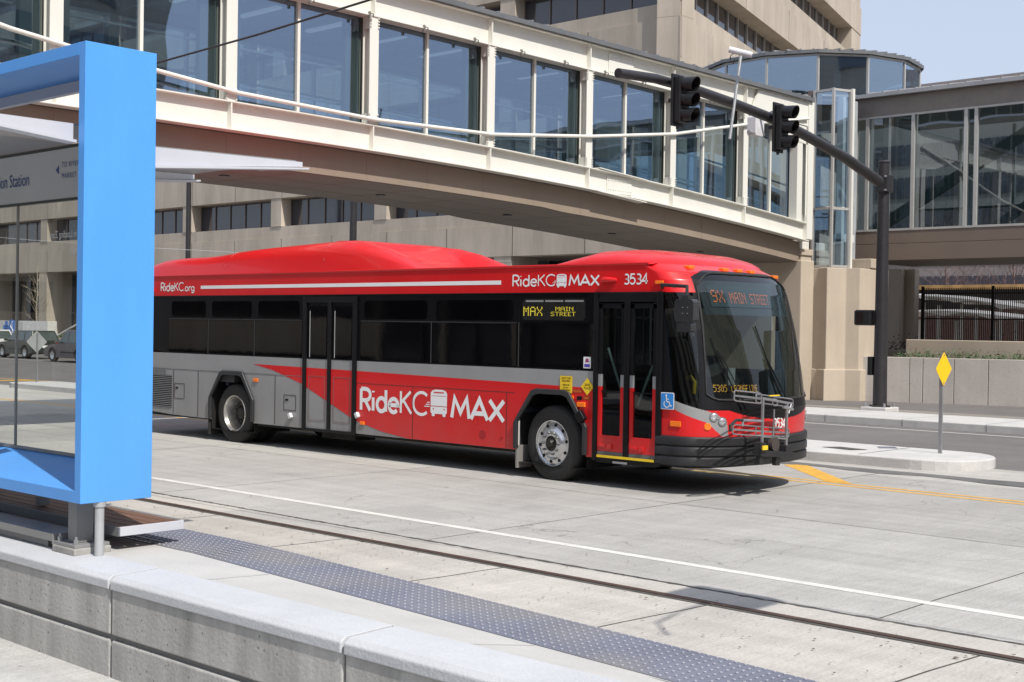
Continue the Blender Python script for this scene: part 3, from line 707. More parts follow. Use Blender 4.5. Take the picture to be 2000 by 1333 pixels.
# tension rod
tz = [(6, 6.3), (8.36, 5.87), (9.24, 5.77), (12.03, 5.53), (14.82, 5.47), (17.7, 5.56), (20.59, 5.86), (23.47, 6.25), (26.36, 6.82), (29.1, 7.3)]
c = MB(); c.tube([(XF+.03, y, z) for y, z in tz], .035, 12); c.build('tension_rod', OFFW, br, smooth=50)
for y in [9.6+1.27*i for i in range(13)]:
    c = MB(); c.box(XF-.02, XF+.03, y-.012, y+.012, ztc(y)-.05, ztc(y)+.06); c.tube([(XF+.03, y, ztc(y)+.03), (XF+.07, y+.03, ztc(y)+.01), (XF+.05, y+.05, ztc(y)-.03)], .012, 5); c.build('cable_hook', mat('hook_grey', (.25, .24, .22), .5, metal=.3), br)
# splice plates
ys_ = 21.7
for z0, z1 in ((zbb(ys_)+.05, zb(ys_)-.06), (ztc(ys_)+.04, ZTT-.06)):
    c = MB(); c.box(XF-.113, XF-.095, ys_-.42, ys_+.42, z0, z1)
    for r_ in range(2):
        for k in range(10): c.cyl((XF-.096, ys_-.38+k*.084, z0+.07+r_*(z1-z0-.14)), (XF-.075, ys_-.38+k*.084, z0+.07+r_*(z1-z0-.14)), .014, n=6)
    c.build('splice_plate', OFFW, br)
for z in (zb(ys_)+.003, zbb(ys_)-.025): c = MB(); c.bar((XF-.1, ys_-.8, z+.012-.0*dzc(ys_)+.045), (XF-.1, ys_+.8, z+.012-.06), .24, .018); c.build('flange_plate', OFFW, br)
# end gusset
c = MB(); c.prism([(26.6, ztc(26.5)+.02), (28.1, 6.75), (29.25, 6.65), (29.25, ZTT-.03), (26.9, ZTT-.03)], YZ(XF-.02), -.06, .0); c.build('end_gusset', OFFW, br)
c = MB(); c.box(XF-.25, XF-.03, 28.7, 28.95, zb(28.8), 6.7); c.box(XF-.3, XF+.01, 29.15, 29.42, zb(29.2)-.4, ZTT-.01); c.build('end_post', OFFW, br)
# belly
cb = MB(); bel = lambda y: zbb(y)-.50+(.03 if y < 20 else 0)+.0*y
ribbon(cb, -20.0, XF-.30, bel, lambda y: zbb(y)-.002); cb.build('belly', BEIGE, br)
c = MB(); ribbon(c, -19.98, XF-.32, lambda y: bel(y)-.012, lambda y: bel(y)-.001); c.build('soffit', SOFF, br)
c = MB()
y = ya+.7
while y < yb_: c.box(XF-.2985, XF-.2965, y, y+.005, bel(y)+.01, zbb(y)-.01); c.box(-19.9, XF-.35, y, y+.012, bel(y)-.016, bel(y)-.0125); y += 1.44
for xs_ in (-18.2, -19.1): ribbon(c, xs_, xs_+.012, lambda y: bel(y)-.016, lambda y: bel(y)-.0125)
c.build('panel_joint', mat('belly_joint', (.24, .195, .155), .8), br)
c = MB()
for y in (13, 16.5, 20, 23.5, 27): c.cyl((-18.6, y, bel(y)-.014), (-18.6, y, bel(y)-.03), .09, n=16)
c.build('downlight', mat('light_dark', (.05, .05, .05), .4), br)
# pier carrying the far end on the corner, and one on the near side
def pier(x0, x1, y0, y1, ztop, label):
    t = thing('bridge_pier', label, 'pier', ((x0+x1)/2, (y0+y1)/2, 0))
    MB().box(x0, x1, y0, y1, -.5, ztop-.48).build('shaft', TANC, t, bevel=.03)
    MB().box(x0+.06, x1-.06, y0+.06, y1-.06, ztop-.48, ztop-.36).build('neck', TANC, t)
    MB().box(x0+.02, x1-.02, y0+.02, y1-.02, ztop-.36, ztop-.20).build('capital', TANC, t, bevel=.02)
    MB().box(x0+.1, x1-.1, y0+.08, y1-.1, ztop-.20, ztop).build('bearing', OFFW, t, bevel=.02)
    return t
pier(-20.3, -17.12, 29.32, 29.95, 4.28, 'tan stone pier with capital holding up the far end of the footbridge')

# ================================================================== GLASS TOWER with lantern
tw = thing('glass_tower', 'octagonal glass lantern tower on a stepped tan concrete base at the bridge end', 'tower', (-17.3, 31.3, .15))
A = P(1590, 300, 'Y', 30.0); B = P(1627, 300, 'Y', 29.95); Cc = P(1660, 300, 'Y', 30.45)
A, B, Cc = [(p.x, p.y) for p in (A, B, Cc)]
bs = MB(); bs.prism([(A[0]-.75, 29.99), (A[0]-.12, 29.99), (A[0]-.05, 29.93), (A[0]+.22, 29.93), (B[0]-.02, 29.80), (Cc[0]+.02, 30.33), (Cc[0]+.35, 30.45), (-16.05, 30.9), (-16.05, 31.5), (-17.2, 31.5), (-17.2, 33), (-19.5, 33), (-19.5, 29.99)], XY(0), .1, 3.62)
bs.build('base', TANC, tw, bevel=.02)
bs = MB(); bs.prism([(A[0]-.1, 29.90), (A[0]+.25, 29.88), (B[0]-.02, 29.72), (Cc[0]+.06, 30.28), (Cc[0]+.42, 30.42), (-16.0, 30.85), (-16.0, 31.2), (A[0]-.1, 31.2)], XY(0), .1, 1.05); bs.build('plinth', TANC, tw, bevel=.02)
# stem of glass
z0, z1 = 3.66, 8.12
def pane(a, b, lo, hi, nm, m, par): g_ = MB(); g_.quad((a[0], a[1], lo), (b[0], b[1], lo), (b[0], b[1], hi), (a[0], a[1], hi)); g_.build(nm, m, par, recalc=False)
zm = 5.12
for a, b in ((A, B), (B, Cc)):
    pane(a, b, z0, zm, 'pane', TGLASS, tw); pane(a, b, zm+.05, z1, 'pane', TGLASS, tw)
    f_ = MB()
    for z in (z0, zm, z1): f_.bar((a[0], a[1]-.01, z), (b[0], b[1]-.01, z), .06, .06)
    f_.build('transom', MULL, tw)
f_ = MB()
for p in (A, B, Cc): f_.box(p[0]-.03, p[0]+.03, p[1]-.05, p[1]+.02, z0-.03, z1+.04)
f_.build('mullion', MULL, tw)
MB().box(A[0]-.20, A[0]-.03, 30.0, 30.4, 3.62, z1+.05).build('side_pier', BEIGE2, tw)
MB().box(Cc[0]+.03, Cc[0]+.09, 30.4, 30.50, 3.62, z1+.05).build('side_pier', OFFW, tw)
MB().box(A[0]-.3, Cc[0]-.55, 31.7, 31.85, 3.62, 8.1).build('inner_wall', mat('tower_inner', (.33, .36, .38), .8), tw)
ib = MB(); ib.box(-17.05, -16.9, 30.9, 31.05, 3.66, 8.1); ib.build('inner_column', mat('inner_white', (.6, .62, .62), .6), tw)
ib = MB(); ib.box(A[0]+.05, Cc[0]-.45, 30.9, 31.6, 4.35, 4.55); ib.build('landing', mat('inner_white', (.6, .62, .62), .6), tw)
# lantern
cx_, cyy = -19.72, 34.0; RL = 3.08; NL = 14; zl0, zl1 = 8.30, 9.42
ph = R(-107)
ring = lambda r: [(cx_+r*math.cos(ph+2*math.pi*k/NL), cyy+r*math.sin(ph+2*math.pi*k/NL)) for k in range(NL)]
rg = ring(RL)
for k in range(NL):
    a, b = rg[k], rg[(k+1) % NL]; pane(a, b, zl0+.06, zl1, 'pane', TGLASS, tw)
f_ = MB()
for k in range(NL):
    a, b = rg[k], rg[(k+1) % NL]; f_.bar((*a, zl0-.1), (*a, zl1), .06, .06)
    for z in (zl0+.03, zl1): f_.bar((*a, z), (*b, z), .06, .055)
f_.build('lantern_frame', MULL, tw)
f_ = MB(); f_.prism(ring(RL-.02), XY(0), zl0-.12, zl0-.03); f_.build('lantern_floor', MULLD, tw)
f_ = MB(); rr = ring(RL+.12); n = NL
f_.add([(*p, zl1+.03) for p in rr]+[(*p, zl1+.12) for p in rr], [(i, (i+1) % n, (i+1) % n+n, i+n) for i in range(n)]); f_.build('fascia', mat('roof_edge_grey', (.16, .165, .17)), tw)
f_ = MB(); f_.add([(*p, zl1+.121) for p in rr]+[(cx_, cyy, zl1+.62)], [(i, (i+1) % n, n) for i in range(n)]+[tuple(range(n))])
for k in range(NL*4):
    t = 2*math.pi*k/(NL*4); r_ = RL+.08
    f_.bar((cx_+r_*math.cos(t), cyy+r_*math.sin(t), zl1+.14), (cx_, cyy, zl1+.64), .03, .03)
f_.build('lantern_roof', ROOFM, tw)
f_ = MB(); f_.prism(ring(RL-.3), XY(0), zl1-.12, zl1-.02); f_.build('lantern_ceiling', mat('walk_ceiling', (.5, .54, .58)), tw)
ib = MB()
for k in range(4): ib.box(-20.4+k*.75, -20.25+k*.75, 32.6, 32.75, 8.35, 9.3)
ib.box(-21.0, -17.8, 33.9, 34.0, 8.35, 8.85); ib.build('inner_column', mat('inner_white', (.6, .62, .62)), tw)

# ================================================================== SIDE SKYWALK (right)
sk = thing('side_skywalk', 'brown panelled glazed skywalk with truss braces leading right from the tower', 'skywalk', (-10, 34, 0))
YS = 32.2
k_ = YS/33.0
def zs(z): return H+(z-H)*k_
xs0 = -17.72*k_; xs1 = 14
MB().box(xs0, xs1, YS, YS+.3, zs(4.40), zs(4.74)).build('panel', BEIGE2, sk, bevel=.006); MB().box(xs0, xs1, YS, YS+.3, zs(3.95), zs(4.385)).build('panel', BEIGE2, sk, bevel=.006)
MB().box(xs0, xs1, YS+.01, YS+.28, zs(3.97), zs(4.73)).build('panel_core', MULLD, sk)
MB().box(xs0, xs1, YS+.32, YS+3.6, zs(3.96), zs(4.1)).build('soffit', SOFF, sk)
MB().box(xs0, xs1, YS+.32, YS+3.6, zs(4.5), zs(4.6)).build('floor', mat('walk_floor', (.22, .23, .24)), sk)
MB().box(xs0, xs1, YS, YS+.25, zs(7.86), zs(8.36)).build('fascia', mat('fascia_brown', (.20, .175, .155), .5), sk)
rf = MB(); rf.prism([(YS-.18, zs(8.37)), (YS-.18, zs(8.47)), (YS+1.9, zs(8.85)), (YS+3.9, zs(8.47)), (YS+3.9, zs(8.37))], YZ(xs0-.05), 0, xs1-xs0)
x = xs0
while x < 2: rf.bar((x, YS-.16, zs(8.49)), (x, YS+1.9, zs(8.87)), .03, .03); x += .45
rf.build('roof', ROOFM, sk)
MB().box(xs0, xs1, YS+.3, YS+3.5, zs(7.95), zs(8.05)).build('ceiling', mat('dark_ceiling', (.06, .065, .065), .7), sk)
mxs = [xs0+.06]+[P(px, 350, 'Y', YS).x for px in (1693, 1782, 1885, 1905, 2012)]
while mxs[-1] < 10: mxs += [mxs[-2]+(mxs[-1]-mxs[-2])+1.42*0+1.5, ]
for i, xm in enumerate(mxs):
    MB().box(xm-.045, xm+.045, YS-.02, YS+.08, zs(4.75), zs(7.85)).build('mullion', MULL, sk)
    if i < len(mxs)-1: 
        g_ = MB(); g_.quad((xm, YS+.04, zs(4.77)), (mxs[i+1], YS+.04, zs(4.77)), (mxs[i+1], YS+.04, zs(7.84)), (xm, YS+.04, zs(7.84))); g_.build('window', KGLASS, sk, recalc=False)
t_ = MB(); t_.box(xs0, xs1, YS-.015, YS+.06, zs(4.742), zs(4.80)); t_.box(xs0, xs1, YS-.015, YS+.06, zs(7.81), zs(7.858)); t_.build('transom', MULL, sk)
t_ = MB()
for x in (-16.4, -11.2, -6.0):
    t_.bar((x-1.0, YS+.7, zs(4.6)), (x+4.2, YS+.7, zs(7.6)), .1, .30, (0, 0, 1)); t_.bar((x+1.2, YS+3.0, zs(4.6)), (x+5.4, YS+3.0, zs(7.4)), .1, .25, (0, 0, 1))
t_.box(xs0, xs1, YS+3.3, YS+3.45, zs(5.55), zs(5.62)); 
t_.build('truss_brace', mat('brace_green_grey', (.10, .11, .10), .6), sk)
t_ = MB(); t_.box(-15.6, -15.3, YS+3.1, YS+3.4, zs(4.6), zs(7.9)); t_.build('inner_wall', mat('inner_white', (.6, .62, .62)), sk)
for i, x in enumerate((-15.9, -14.4, -11.5, -10, -7)):
    MB().box(x, x+.08, YS+3.5, YS+3.6, zs(4.7), zs(7.9)).build('back_mullion', MULL, sk)
# supports under it
def wallthing(name, lab, cat, parts, grp=None, loc=None):
    b = parts[0][1]; t = thing(name, lab, cat, loc or ((b[0]+b[1])/2, (b[2]+b[3])/2, b[4]), grp)
    for nm, bb, m in parts: MB().box(*bb).build(nm, m, t, bevel=.02)
    return t
wallthing('skywalk_pier', 'tan concrete pier under the side skywalk right of the glass tower', 'pier',
 [('shaft', (-16.9, -16.1, 31.55, 32.0, .1, 3.63), TANC), ('capital', (-16.75, -16.02, 30.88, 31.6, 3.63, 3.88), TANC)])
wallthing('abutment_wall', 'shaded tan concrete wall under the side skywalk beside the fence', 'wall',
 [('wall_panel', (-19, -17.25, 35.9, 36.2, 0, 3.86), TANC), ('pilaster', (-18.0, -17.55, 35.6, 35.89, 0, 3.86), TANC)])
wallthing('underbridge_wall', 'shaded concrete wall behind the bus under the footbridge end', 'wall',
 [('wall_panel', (-21.5, -18.2, 31.0, 31.4, 0, 4.2), TANC)])
# planter in front
pw = thing('planter_wall', 'long low grey concrete planter wall at the back of the far pavement', 'planter wall', (-12, 30.8, .15))
XW0 = -16.55
PA = R(17); PO = Vector((XW0+.33, 30.60, 0)); PD = Vector((math.cos(PA), math.sin(PA), 0)); PN = Vector((math.sin(PA), -math.cos(PA), 0))
def onwall(px):
    d = P(px, 740, 'Y', 30)-Vector((0, 0, H)); t = PO.dot(PN)/d.dot(PN); return (d*t-PO).dot(PD)
edges = [.01]+[onwall(px) for px in (1776, 1802, 1863, 1930)]
while edges[-1] < 22: edges.append(edges[-1]+1.25)
MB().prism([(XW0, 31.0), (XW0+.10, 30.72), (XW0+.33, 30.60), (XW0+.33, 31.0)], XY(0), .1, 1.385).build('wall_panel', PLWALL, pw, bevel=.015)
def pbox(a, b, d0, d1, z0, z1):
    m_ = MB(); vs = [tuple(PO+PD*u-PN*d+Vector((0, 0, z))) for z in (z0, z1) for d in (d0, d1) for u in (a, b)]
    return m_.add(vs, [(0, 2, 3, 1), (4, 5, 7, 6), (0, 1, 5, 4), (2, 6, 7, 3), (0, 4, 6, 2), (1, 3, 7, 5)])
for a, b in zip(edges, edges[1:]): pbox(a+.006, b-.006, 0, .32, .1, 1.385).build('wall_panel', PLWALL, pw, bevel=.012)
pbox(.05, 22, .03, .28, .1, 1.37).build('wall_core', DJOINT, pw)
so_ = MB(); so_.prism([(-16.1, 30.95), (-13.0, 31.95), (-10.8, 32.6), (-16.1, 32.6)], XY(1.0), 0, .35); so_.build('planting_soil', SOIL, kind='stuff')
wallthing('back_wall', 'low brown concrete wall behind the planter with small green plants', 'wall', [('wall_panel', (-15.9, 14, 32.62, 32.95, 1.0, 1.83), TANC)])
# little leafy plants (built at the planter)
pl = MB()
for i in range(240):
    x = random.uniform(-15.6, -11.5); y = random.uniform(31.1+(x+15.6)*.31, 32.5); hh = random.uniform(.07, .2)*(1.4 if random.random() < .2 else 1)
    for k in range(10):
        a = random.uniform(0, 6.28); r_ = random.uniform(.0, .09); z = 1.33+random.uniform(.02, hh*1.3); cxx, cyy_ = x+r_*math.cos(a), y+r_*math.sin(a); s_ = random.uniform(.012, .03)
        nx = Vector((random.uniform(-1, 1), random.uniform(-1, 1), random.uniform(.2, 1))).normalized(); e1 = nx.orthogonal().normalized()*s_; e2 = nx.cross(e1)*.55
        c0 = Vector((cxx, cyy_, z)); pl.quad(c0-e1, c0-e2, c0+e1, c0+e2)
pl.build('planter_plants', LEAFG, kind='stuff', recalc=False)
pl = MB()
for i in range(2600):
    x = random.uniform(-20.5, -4); y = random.gauss(39.6, .4); z = 1.45+abs(random.gauss(0, .20)); s_ = random.uniform(.02, .05)
    nx = Vector((random.uniform(-1, 1), random.uniform(-1, 1), random.uniform(-1, 1))).normalized(); e1 = nx.orthogonal().normalized()*s_; e2 = nx.cross(e1)*.5
    c0 = Vector((x, y, z)); pl.quad(c0-e1, c0-e2, c0+e1, c0+e2)
pl.build('low_shrubs', LEAFD, kind='stuff', recalc=False)
bk = MB(); bk.box(-23, 20, 37.9, 60, .2, 1.45); bk.build('raised_terrace', TANP, kind='structure')
# fence
fe = thing('metal_fence', 'black upright bar railing behind the planter under the side skywalk', 'fence', (-12, 41.9, 1.4))
YF = 41.9; xf0 = P(1802, 600, 'Y', YF).x
fr = MB(); fr.box(xf0, 0, YF-.02, YF+.02, P(1802, 574, 'Y', YF).z-.02, P(1802, 574, 'Y', YF).z+.02); fr.box(xf0, 0, YF-.02, YF+.02, P(1802, 624, 'Y', YF).z, P(1802, 624, 'Y', YF).z+.04); fr.box(xf0, 0, YF-.02, YF+.02, 1.60, 1.64); fr.build('rail', BLACK, fe)
ZQ = 0
zft = P(1802, 563, 'Y', YF).z
for i in range(90):
    x = xf0+i*.062
    if x > -13.5: break
    MB().box(x-.013, x+.013, YF-.013, YF+.013, 1.45, zft).build('picket', BLACK, fe)
for i in range(5): x = xf0+i*2.4; MB().box(x-.04, x+.04, YF-.04, YF+.04, 1.45, zft+.05).build('fence_post', BLACK, fe)
# railway canopies, far building, bare trees beyond
cw = mat('canopy_sheet_white', (.42, .42, .42), .5, var=.04)
for j, (Yc, zc, x0, x1, ph_, sl_) in enumerate(((58, 2.95, -28.5, -12, .4, .02), (62, 3.75, -29.4, -12, 0.9, .07), (68, 4.0, -33, -14, 1.9, .03))):
    t = thing('platform_canopy', ('white wave roofed station canopy nearest behind the railing', 'white wave roofed station canopy in the middle beyond the railing', 'white wave roofed station canopy farthest beyond the railing')[j], 'canopy', (x0, Yc, 1.2), 'wavy station canopies beyond the railing')
    c = MB(); vs = []; n = 160
    for i in range(n+1):
        x = x0+(x1-x0)*i/n; z = zc-(x-x0)*sl_+.14*math.sin((x-x0)*.6+ph_)
        vs += [(x, Yc, z), (x, Yc+2, z+.1), (x, Yc+2, z-.2), (x, Yc, z-.05-.20*(1-abs(math.sin((x-x0)*1.35+ph_))))]
    c.add(vs, [(4*i+k, 4*i+(k+1) % 4, 4*i+4+(k+1) % 4, 4*i+4+k) for i in range(n) for k in range(4)]); c.build('wave_roof', cw, t)
    for i in range(9):
        x = x0+.6+i*(x1-x0-2)/8; MB().box(x-.07, x+.07, Yc+.6, Yc+.74, .5, zc-.3-(x-x0)*sl_).build('column', cw, t)
yb2 = thing('brick_wall_far', 'dark red brick wall behind the white wavy canopies', 'wall', (-25, 82, 0))
MB().box(-60, 20, 82, 83, 0, 3.6).build('wall_panel', mat('red_brick', (.09, .05, .045), .9, var=.3, scale=4), yb2)
MB().box(-60, -31.0, 81.8, 83.2, 4.85, 5.15).build('yellow_coping', mat('yellow_stone', (.42, .27, .12), .8, var=.3, scale=1.5), yb2)
MB().box(-60, 20, 82.2, 82.9, 3.6, 4.85).build('upper_panel', mat('dark_brick', (.05, .045, .045), .9, var=.3, scale=4), yb2)
fb = thing('far_office_block', 'distant grey office block with a grid of windows seen under the side skywalk', 'building', (-40, 120, 0))
MB().box(-90, 30, 120, 150, 0, 26).build('wall', mat('far_grey', (.26, .235, .235), .9), fb)
gw = mat('far_window', (.07, .07, .09), .2)
for k in range(5):
    for i in range(34):
        x = -62+i*.78; MB().box(x+.06, x+.70, 119.9, 119.96, 5.5+k*3.2-.0, 7.45+k*3.2).build('window', gw, fb)
tw_ = mat('red_twigs', (.14, .085, .08), .9, var=.4, scale=4)
def bare_tree(x, y, z0, h, label, seed, group=None, m=BARK, depth=4, spread=.55, nb=5, lean=0., r0=None, bl=1.1):
    rnd = random.Random(seed); t = thing('bare_tree', label, 'tree', (x, y, z0), group)
    r0 = r0 or h*.018; tm = MB(); bm_ = MB()
    tp = [Vector((x, y, z0))]; 
    for i in range(1, 7): tp.append(Vector((x+rnd.gauss(0, h*.008)+lean*i, y+rnd.gauss(0, h*.008), z0+h*i/6)))
    tm.tube(tp, [r0*(1-.85*i/6) for i in range(7)], 7); tm.build('trunk', m, t, smooth=60)
    def br_(p, d, L, r, lv):
        pts = [p]; 
        for i in range(3):
            d = (d+Vector((rnd.gauss(0, .12), rnd.gauss(0, .12), rnd.gauss(.08, .1)))).normalized(); pts.append(pts[-1]+d*L/3)
        bm_.tube(pts, [r*(1-.25*i) for i in range(4)], 4 if lv > 1 else 3)
        if lv > 0:
            for i in range(3 if lv > 1 else 4):
                a = rnd.uniform(.3, 1); q = pts[min(3, int(a*3)+1)]
                br_(q, (d+Vector((rnd.gauss(0, spread), rnd.gauss(0, spread), rnd.gauss(.1, .3)))).normalized(), L*rnd.uniform(.5, .75), r*.5, lv-1)
    for i in range(nb*2):
        q = rnd.uniform(.25, .97); j = q*6; k = int(j); p = tp[k].lerp(tp[min(k+1, 6)], j-k); a = rnd.uniform(0, 6.28)
        br_(p, Vector((math.cos(a), math.sin(a), rnd.uniform(.5, 1.1))).normalized(), h*(.34-.2*q)*bl, r0*(1-q*.7)*.45, depth-2)
    bm_.build('crown', m, t); return t
for i, (x, y) in enumerate(((-52, 96), (-45, 99), (-38, 95), (-31, 98), (-25, 94), (-59, 97))):
    bare_tree(x, y, 0, 10.5, ('bare reddish tree in front of the distant block, %s beyond the railing' % ('second from the left', 'third from the left', 'fourth from the left', 'fifth from the left', 'rightmost', 'leftmost')[i]), 20+i, 'bare reddish trees beyond the railing', tw_, 5, .6, 22, r0=.10)

# ================================================================== MAIN OFFICE BUILDING
ob = thing('office_building', 'large tan precast concrete office building with ribbon windows behind the bridge', 'building', (-27.15, 38, 0))
OG = mat('office_glass', (.045, .045, .055), .06, spec=.9, var=.15, scale=.5)
def fmap(o, d, nrm): 
    o = Vector(o); d = Vector(d); nrm = Vector(nrm)
    return lambda s, z, dep: tuple(o+d*s+Vector((0, 0, z))-nrm*dep)       # dep>0 = inward
LM = fmap((-27.15, 38, 0), (-1, 0, 0), (0, -1, 0))
a16 = R(16); RM = fmap((-27.15, 38, 0), (-math.sin(a16), math.cos(a16), 0), (math.cos(a16), math.sin(a16), 0))
def fbox(mb, mp, s0, s1, z0, z1, d0, d1):
    vs = [mp(s, z, d) for z in (z0, z1) for d in (d0, d1) for s in (s0, s1)]
    mb.add(vs, [(0, 2, 3, 1), (4, 5, 7, 6), (0, 1, 5, 4), (2, 6, 7, 3), (0, 4, 6, 2), (1, 3, 7, 5)])
Z_S = [6.55+3.52*k for k in range(5)]; HD = 1.32
# left facade
LL = 92
wa = MB()
for k in range(5):
    fbox(wa, LM, 0, LL, Z_S[k]-.55, Z_S[k], .04, .8)
    hi = Z_S[k]-.56; lo = (4.78 if k == 0 else Z_S[k-1]+HD)
    fbox(wa, LM, 0, LL, lo, hi, -.03, .8)
fbox(wa, LM, 0, LL, Z_S[4]+HD, Z_S[4]+4, -.03, .8)
wa.build('wall', PREC, ob)
js = MB()
for i in range(26):
    s = .5+3.675*i
    for k in range(5):
        lo = (4.78 if k == 0 else Z_S[k-1]+HD)
        fbox(js, LM, s, s+.03, lo+.01, Z_S[k]-.57, -.034, -.0305)
js.build('panel_joint', mat('joint_brown', (.09, .07, .055)), ob)
bays = [.0]+[7.95+7.35*i for i in range(12)]
for i, s in enumerate(bays):
    w0, w1 = (0, 1.0) if i == 0 else (s, s+.78)
    for k in range(5): pil = MB(); fbox(pil, LM, w0, w1, Z_S[k]+.001, Z_S[k]+HD-.001, .0, .8); pil.build('pillar', PREC, ob)
    pil = MB(); fbox(pil, LM, w0, w1+.15, -.9, 4.779, .0, 1.6); pil.build('pillar', PREC, ob)
lb = MB(); fbox(lb, LM, .2, LL, -1.5, 4.94, 3.5, 3.7); lb.build('lobby_wall', mat('lobby_dark', (.03, .03, .03), .8), ob)
for i in range(len(bays)-1):
    s0 = bays[i]+(1.0 if i == 0 else .78); s1 = bays[i+1]
    for k in range(5):
        if k in (1, 2) and i > 8: continue
        m_ = MB(); fbox(m_, LM, s0, s1, Z_S[k], Z_S[k]+HD, .62, .7); wn = m_.build('window', OG, ob)
        fr = MB(); npn = 5
        for j in range(npn+1): s = s0+.35+(s1-s0-.35)*j/npn; fbox(fr, LM, s-.025, s+.025, Z_S[k], Z_S[k]+HD, .57, .619)
        fbox(fr, LM, s0, s1, Z_S[k], Z_S[k]+.05, .56, .618); fbox(fr, LM, s0, s1, Z_S[k]+HD-.05, Z_S[k]+HD, .56, .618)
        fr.build('window_frame', MULLD, wn)
        if k in (0, 2, 3): pn = MB(); fbox(pn, LM, s0, s0+.34, Z_S[k]+.05, Z_S[k]+HD-.05, .50, .55); pn.build('recess_shade', BLACK, wn)  # black strip standing in for the recess shade beside the pillar
    m_ = MB(); fbox(m_, LM, s0, s1, -.9, 4.9, 3.2, 3.3); wn = m_.build('ground_window', mat('lobby_glass', (.02, .023, .025), .08, spec=.8), ob)
    fr = MB()
    for j in range(1, 5): s = s0+(s1-s0)*j/5; fbox(fr, LM, s-.03, s+.03, -.9, 4.7, 3.15, 3.199)
    fbox(fr, LM, s0, s1, 2.4, 2.48, 3.15, 3.198); fr.build('window_frame', MULLD, wn)
fbk = MB(); fbox(fbk, LM, 0, LL, 4.76, 4.775, .8, 3.4); fbk.build('soffit', BEIGE2, ob)
# right facade
Z_R = [6.56, 9.9, 13.25+.0, 16.6, 19.95]; 
wa = MB(); RLn = 29.3
Z_R = [3.5, 6.85, 10.2, 13.58, 16.92, 20.3]; HR = 1.38
for k in range(6):
    fbox(wa, RM, 0, RLn, Z_R[k]-.55, Z_R[k], .04, .9)
    lo = (-.5 if k == 0 else Z_R[k-1]+HR); fbox(wa, RM, 0, RLn, lo, Z_R[k]-.56, -.03, .9)
fbox(wa, RM, 0, RLn, Z_R[5]+HR, Z_R[5]+3, -.03, .9)
for k in range(6): fbox(wa, RM, 0.0, 1.05, Z_R[k], Z_R[k]+HR, 0, .9); fbox(wa, RM, RLn-2.2, RLn, Z_R[k], Z_R[k]+HR, 0, .9)
wa.build('wall', PREC, ob)
js = MB()
for i in range(1, 4):
    s = 1.05+i*6.6
    for k in range(1, 6): fbox(js, RM, s, s+.04, Z_R[k-1]+HR+.01, Z_R[k]-.57, -.034, -.0305)
js.build('panel_joint', mat('joint_brown', (.09, .07, .055)), ob)
for k in range(6):
    m_ = MB(); fbox(m_, RM, 1.05, RLn-2.2, Z_R[k], Z_R[k]+HR, .78, .86); wn = m_.build('window', OG, ob)
    fr = MB(); s = 1.05
    while s < RLn-2.2: fbox(fr, RM, s-.03, s+.03, Z_R[k], Z_R[k]+HR, .70, .779); s += 1.33
    fbox(fr, RM, 1.05, RLn-2.2, Z_R[k], Z_R[k]+.06, .69, .778); fr.build('window_frame', MULL, wn)
core = MB(); core.prism([(-28.75, 39.0), (-119, 39.0), (-119, 70), (-37.6, 70), (-36.45, 65.7)], XY(0), 4.95, 23); core.build('core', PREC, ob)

# pale block on the near side of the street, mirrored in the glass
rb = thing('gridded_office_block', 'pale gridded office block mirrored in the side skywalk glass', 'building', (-10, -40, 0))
MB().box(-60, 60, -60, -40, -.4, 21).build('wall', mat('pale_grid', (.46, .41, .34), .8), rb)
for k in range(6):
    m_ = MB().box(-58, 58, -39.98, -39.9, 1.7+3.9*k, 3.6+3.9*k); wn = m_.build('window', mat('grid_glass', (.035, .04, .045), .1), rb)
    fr = MB()
    for i in range(80): fr.box(-58+i*1.46, -57.86+i*1.46, -39.89, -39.8, 1.7+3.9*k, 3.6+3.9*k)
    fr.build('window_frame', mat('pale_grid', (.46, .45, .43)), wn)
for ya_, yb2_, lab_ in ((2, 47, 'tall tan concrete block mirrored in the left part of the windscreen'),):
    tr = thing('tall_office_block', lab_, 'building', (34, ya_, 0))
    MB().box(34, 60, ya_, yb2_, -.4, 33).build('wall', PREC, tr)
    for k in range(8):
        for i in range(int((yb2_-ya_-2)/8.2)): MB().box(33.8, 33.98, ya_+2+i*8.2, ya_+8.6+i*8.2, 2+3.9*k, 4.0+3.9*k).build('window', OG, tr)

for i, (x, y) in enumerate(((-27, -8), (-19, -9), (-9, -8))):
    bare_tree(x, y, -.39, 8.5, 'bare street tree behind the tram stop, mirrored in the %s windows of the bus' % ('rear', 'middle', 'front')[i], 60+i, 'bare street trees mirrored in the bus', mat('grey_bark', (.12, .10, .085), .9), 4, .5, 9, r0=.13)

gb = thing('concrete_garage', 'tan concrete garage across from the bus, mirrored in its rear windows', 'building', (-60, -14, -.4))
for z0, z1, m_ in ((-.4, .55, DARKIN), (2.3, 3.5, DARKIN), (5.6, 6.6, DARKIN)): MB().box(-95, -45, -20, -14.3, z0, z1).build('opening', m_, gb)
for z0, z1 in ((.551, 2.299), (3.501, 5.599), (6.601, 8)):
    for i in range(10): MB().box(-95+i*5, -90.06+i*5, -20, -14, z0, z1).build('wall_panel', TANC, gb)
gb = thing('dark_reflection_block', 'low dark block added out of view to darken the reflections in the bus front windows', 'building', (-28, -13, -.4))  # unseen block added to keep the front window reflections dark
MB().box(-44, -12, -20, -13, -.4, 7).build('wall', mat('dark_cladding', (.03, .03, .03), .5), gb)
for i in range(10): MB().box(-43.5+i*3.1, -40.9+i*3.1, -12.98, -12.9, .2, 3.2).build('window', OG, gb)
for i in range(8): MB().box(-43.8+i*4.1, -43.5+i*4.1, -12.9, -12.7, -.4, 7).build('fin', TANC, gb)

